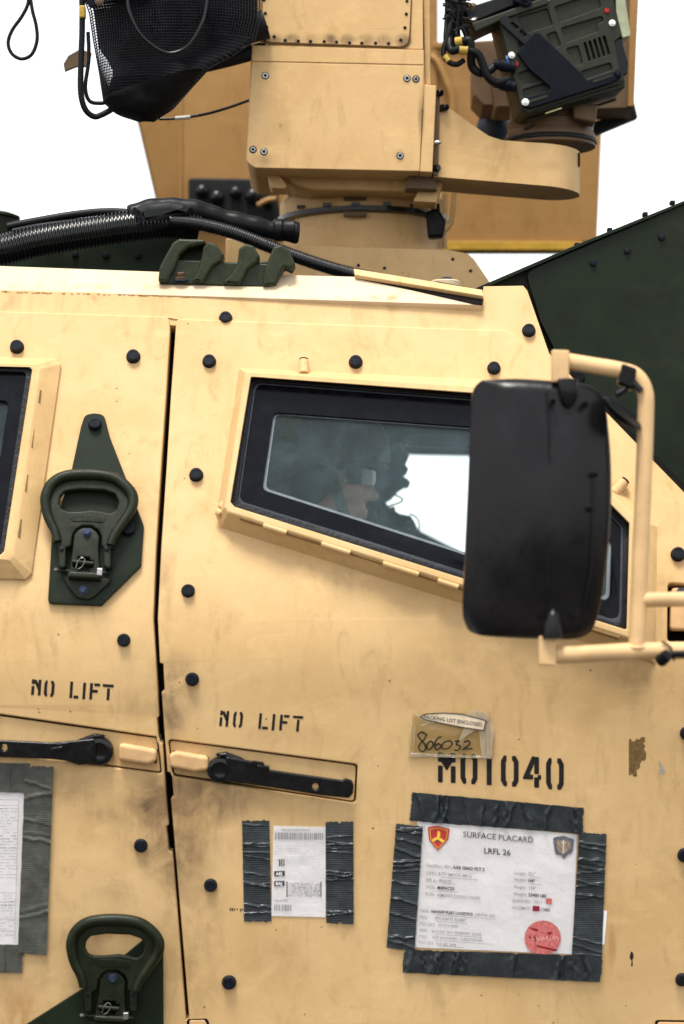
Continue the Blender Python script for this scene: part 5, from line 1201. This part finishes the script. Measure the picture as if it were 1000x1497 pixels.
flat('crest_sword', [[(822.3, 1227), (824.3, 1227), (823.6, 1246), (822.2, 1246)], [(820, 1230), (827, 1230.5), (827, 1231.5), (820, 1231)]], plain('pale print', (.6, .6, .55), .6), pc, 6.5)
flat('red_stamp', ell(793, 1370, 26.5, 25.5, 40), M_inkp, pc, 6.3)
flat('stamp_mark', [[(771, 1354), (786, 1357), (785, 1361), (778, 1358)], [(798, 1362), (808, 1361), (803, 1366)], [(784, 1380), (815, 1387), (812, 1389.5), (785, 1383)], ell(781, 1371, 2.2, 3), ell(774.5, 1369, 1.4, 2)], plain('dark red ink', (.20, .01, .015), .7), pc, 6.5)
rng = random.Random(2)
flat('stamp_scrawl', [stroke([(x, 1372+rng.uniform(-3, 3)), (x+2, 1369+rng.uniform(-3, 2)), (x+3.5, 1374+rng.uniform(-2, 2))], .9) for x in (778, 783.5, 788, 792, 797, 802, 807, 812)], plain('pale pink ink', (.75, .42, .38), .7), pc, 6.6)
flat('red_box_print', [[(798, 1312), (806.5, 1312.5), (806, 1321), (797.5, 1320)]], M_inkp, pc, 6.3)
flat('red_box_print', [[(778.5, 1323), (788.5, 1323.6), (788.2, 1331), (778, 1330.5)]], plain('dark crimson ink', (.22, .012, .03), .6), pc, 6.3)
tape('tape_strip', [(602, 1157), (853, 1180), (851, 1218), (599, 1199)], 'x', M_tapev, pc, 6.6, 21, 15, 2.2, 3.0)
tape('tape_strip', [(579, 1203), (618, 1207), (606, 1389), (565, 1384)], 'y', M_tapeh, pc, 7.4, 5, 14, 2, 1.6)
tape('tape_strip', [(846, 1216), (886, 1218), (879, 1402), (835, 1398)], 'y', M_tapeh, pc, 7.2, 8, 14, 2, 1.6)
tape('tape_strip', [(591, 1386), (880, 1396), (877, 1434), (588, 1420)], 'x', M_tapev, pc, 8.6, 13, 19, 2.4, 3.0)
shape('paper_corner', [(878, 1330), (887, 1331), (883, 1380), (876, 1380)], 4.5, 5, M_paper, pc)
# shipping label
lb = thing('shipping_label', 'narrow white barcode label held by two vertical strips of dark tape under the door handle', 'label', HULL(435, 1350, 6))
wavy_sheet('paper_sheet', [(400, 1206.5), (476, 1208), (476, 1340), (397, 1338)], M_paper, lb, 5.2, 9, .4, 30)
def bars(x0, x1, y0, y1, dens, sl, seed, wmax=2.0):
    rng = random.Random(seed); L = []; x = x0
    while x < x1:
        w_ = rng.uniform(.5, wmax); L.append([(x, y0+sl*(x-x0)), (x+w_, y0+sl*(x-x0)), (x+w_, y1+sl*(x-x0)), (x, y1+sl*(x-x0))]); x += w_+rng.uniform(.6, dens)
    return L
flat('barcode_print', bars(402, 472, 1216, 1226, 1.9, .01, 2), M_inkg, lb, 6.1, kind='stuff')
flat('barcode_print', bars(401, 426, 1321, 1330, 1.9, .02, 5), M_inkg, lb, 6.1, kind='stuff')
flat('small_barcode', bars(408, 417, 1255, 1265, 1.4, 0, 6), M_ink, lb, 6.1)
ftext('label_print', [('MVJ1EACG00021EHXX', 412, 1214, 3.2, .0, .92, .0), ('HAAN7ES', 401, 1317, 3.2, 0, 1, .0)], M_inkg, lb, 6.15)
flat('black_box_print', [[(401, 1272.5), (416.5, 1272), (416.5, 1279.5), (401, 1280)], [(401, 1287), (416, 1286.5), (416, 1294), (401, 1294.5)]], M_ink, lb, 6.1)
ftext('box_lettering', [('AEJ', 403.5, 1278.5, 4.6, 0, 1, .1), ('BAJ', 403, 1293, 4.6, 0, 1, .1)], M_paper, lb, 6.35)
rng = random.Random(8); dots = []
for _ in range(420):
    x, y = rng.uniform(422, 467), rng.uniform(1289, 1309); w_ = rng.uniform(.5, 1.3); dots.append([(x, y), (x+w_, y), (x+w_, y+.8), (x, y+.8)])
bm = bmesh.new()
for d in dots: bm.faces.new([bm.verts.new(HULL(x, y, 6.15)) for x, y in d])
mk('stacked_code_print', bm, M_inkg, lb, kind='stuff')
flat('code_border', [[(419, 1288), (420.4, 1288), (420.4, 1310), (419, 1310)], [(468.5, 1288), (470, 1288), (469.8, 1310), (468.5, 1310)]], M_ink, lb, 6.1)
bm = bmesh.new()
for k in range(8):
    x = 401
    while x < 470:
        w_ = rng.uniform(2, 9)
        if rng.random() < .6: bm.faces.new([bm.verts.new(HULL(a, b, 6.12)) for a, b in ((x, 1231+k*4), (x+w_, 1231+k*4), (x+w_, 1231.6+k*4), (x, 1231.6+k*4))])
        x += w_+1.5
mk('fine_print', bm, plain('pale grey print', (.60, .59, .59), .7), lb, kind='stuff')
tape('tape_strip', [(354, 1199), (394, 1199), (397, 1346), (357, 1346)], 'y', M_tapeh, lb, 5.4, 31, 10, 2.2, 1.6)
tape('tape_strip', [(476, 1201), (516.5, 1200), (517, 1350), (477, 1348)], 'y', M_tapeh, lb, 6.4, 33, 11, 2.4, 1.7)
# document sheet at the left
dc2 = thing('taped_document', 'crumpled white form taped with wide grey green tape at the left edge', 'document', HULL(20, 1400, 6))
wavy_sheet('paper_sheet', [(-110, 1152), (37, 1157), (27, 1382), (-110, 1376)], M_paper, dc2, 5.2, 19, 3.0, 40)
rng = random.Random(5); bm = bmesh.new()
for k in range(44):
    y = 1176+k*4.4; x = -20
    if 24 < k < 29: continue
    while x < 24-k*.1:
        w_ = rng.uniform(1.5, 7)
        if rng.random() < .66: bm.faces.new([bm.verts.new(HULL(a, b, 7.4)) for a, b in ((x, y), (x+w_, y+.2), (x+w_, y+(1.5 if k in (1, 10, 11, 14, 33) else .8)), (x, y+(1.5 if k in (1, 10, 11, 14, 33) else .7)))])
        x += w_+1
mk('form_print', bm, M_inkg, dc2, kind='stuff')
flat('form_rule', [[(-60, 1167), (28, 1168), (28, 1168.6), (-60, 1167.6)], [(27.6, 1168), (28.2, 1168), (22.5, 1377), (22, 1377)], [(-60, 1180), (27, 1181), (27, 1181.5), (-60, 1180.5)], [(-60, 1340), (24, 1342), (24, 1342.6), (-60, 1340.6)], [(-60, 1357), (23, 1360), (23, 1360.6), (-60, 1357.6)], [(-60, 1320), (24, 1316), (24, 1316.6), (-60, 1320.6)]], M_inkg, dc2, 7.4)
tape('tape_strip', [(-110, 1112), (44, 1115), (40, 1158), (-110, 1154)], 'x', M_tapeg, dc2, 7.6, 41, 5, 2, 1.2)
tape('tape_strip', [(-110, 1376), (35, 1380), (33, 1421), (-110, 1418)], 'x', M_tapeg, dc2, 7.6, 43, 6, 2, 1.4)
tape('tape_strip', [(38, 1118), (79, 1120), (69, 1394), (27, 1391)], 'y', M_tapeg, dc2, 9.4, 45, 8, 2.2, 1.1)
# packing list pouch
pp = thing('packing_pouch', 'small crumpled clear pouch with a handwritten number above the large stencilled number', 'plastic pouch', HULL(655, 1110, 6))
def pouch(name, quad, mat, h0, seed, amp, n=36):
    return wavy_sheet(name, quad, mat, pp, h0, seed, amp, n, 1.)
pouch('pouch_back', [(604, 1042), (716, 1040), (712, 1108), (598, 1104)], M_film, 6, 3, 2.5)
flat('clear_margin', rnd([(694, 1038, 2), (708, 1040, 8), (722, 1060, 8), (718, 1108, 2), (704, 1107, 2), (700, 1070, 10)], 2), M_filmw, pp, 9.5)
shape('pouch_edge', [rnd([(598, 1101), (718, 1106), (717, 1109), (597, 1106)], 1)], 6, 9, M_filmw, pp, bev=.6)
flat('crumpled_flap', rnd([(675, 1044), (695, 1036), (712, 1040), (716, 1050), (700, 1062), (670, 1082), (679, 1060)], 2), M_filmw, pp, 10.4)
flat('crumpled_flap', rnd([(604, 1041), (618, 1044), (650, 1048), (640, 1054), (624, 1055), (612, 1048)], 2), M_filmw, pp, 10)
flat('banner', [(614, 1046), (620, 1043), (650, 1041), (676, 1043), (710, 1051), (707, 1066), (675, 1061), (640, 1054), (621, 1050)], plain('translucent banner', (.70, .58, .42), .5), pp, 11)
flat('banner_outline', [stroke([(614, 1046.5), (622, 1042.5), (650, 1041), (676, 1043), (710, 1052), (706.5, 1066.5), (675, 1062), (640, 1055), (622, 1051), (613.5, 1046)], 1.5)], M_ink, pp, 11.5)
ftext('banner_lettering', [('PACKING LIST ENCLOSED', 619, 1049, 5.4, .135, .95, .1)], M_ink, pp, 11.6)
hw = [[(623, 1074), (617, 1070), (611, 1075), (616, 1082), (622, 1090), (621, 1097), (615, 1098), (612, 1092), (616, 1085), (621, 1080), (624, 1073)],
      [(630, 1083), (626, 1086), (624, 1092), (627, 1096), (632, 1092), (633, 1086), (629, 1083)], [(646, 1077), (640, 1079), (636, 1086), (636, 1093), (640, 1096), (645, 1091), (641, 1087), (637, 1090)],
      [(650, 1084), (647, 1088), (646, 1093), (651, 1095), (658, 1092), (661, 1086), (656, 1083), (650, 1085)], [(665, 1084), (671, 1083), (667, 1088), (673, 1091), (669, 1097), (664, 1096)], [(678, 1085), (684, 1083), (687, 1087), (680, 1093), (676, 1096), (682, 1094), (691, 1095)]]
for k, p in enumerate(hw):
    tube('handwritten_digit', [(x, y, 9.6) for x, y in p], 1.15, M_stencil, pp, HULL, 5, 6, flat=1)
for (a, b) in (((603, 1046), (598, 1103)), ((607, 1060), (604, 1100)), ((716, 1050), (718, 1105)), ((709, 1062), (711, 1104)), ((616, 1060), (650, 1052)), ((690, 1064), (672, 1084))):
    tube('film_crease', [(a[0], a[1], 8.5), ((a[0]+b[0])/2+random.uniform(-2, 2), (a[1]+b[1])/2, 9.5), (b[0], b[1], 8.5)], .9, M_filmw, pp, HULL, 5, 6)
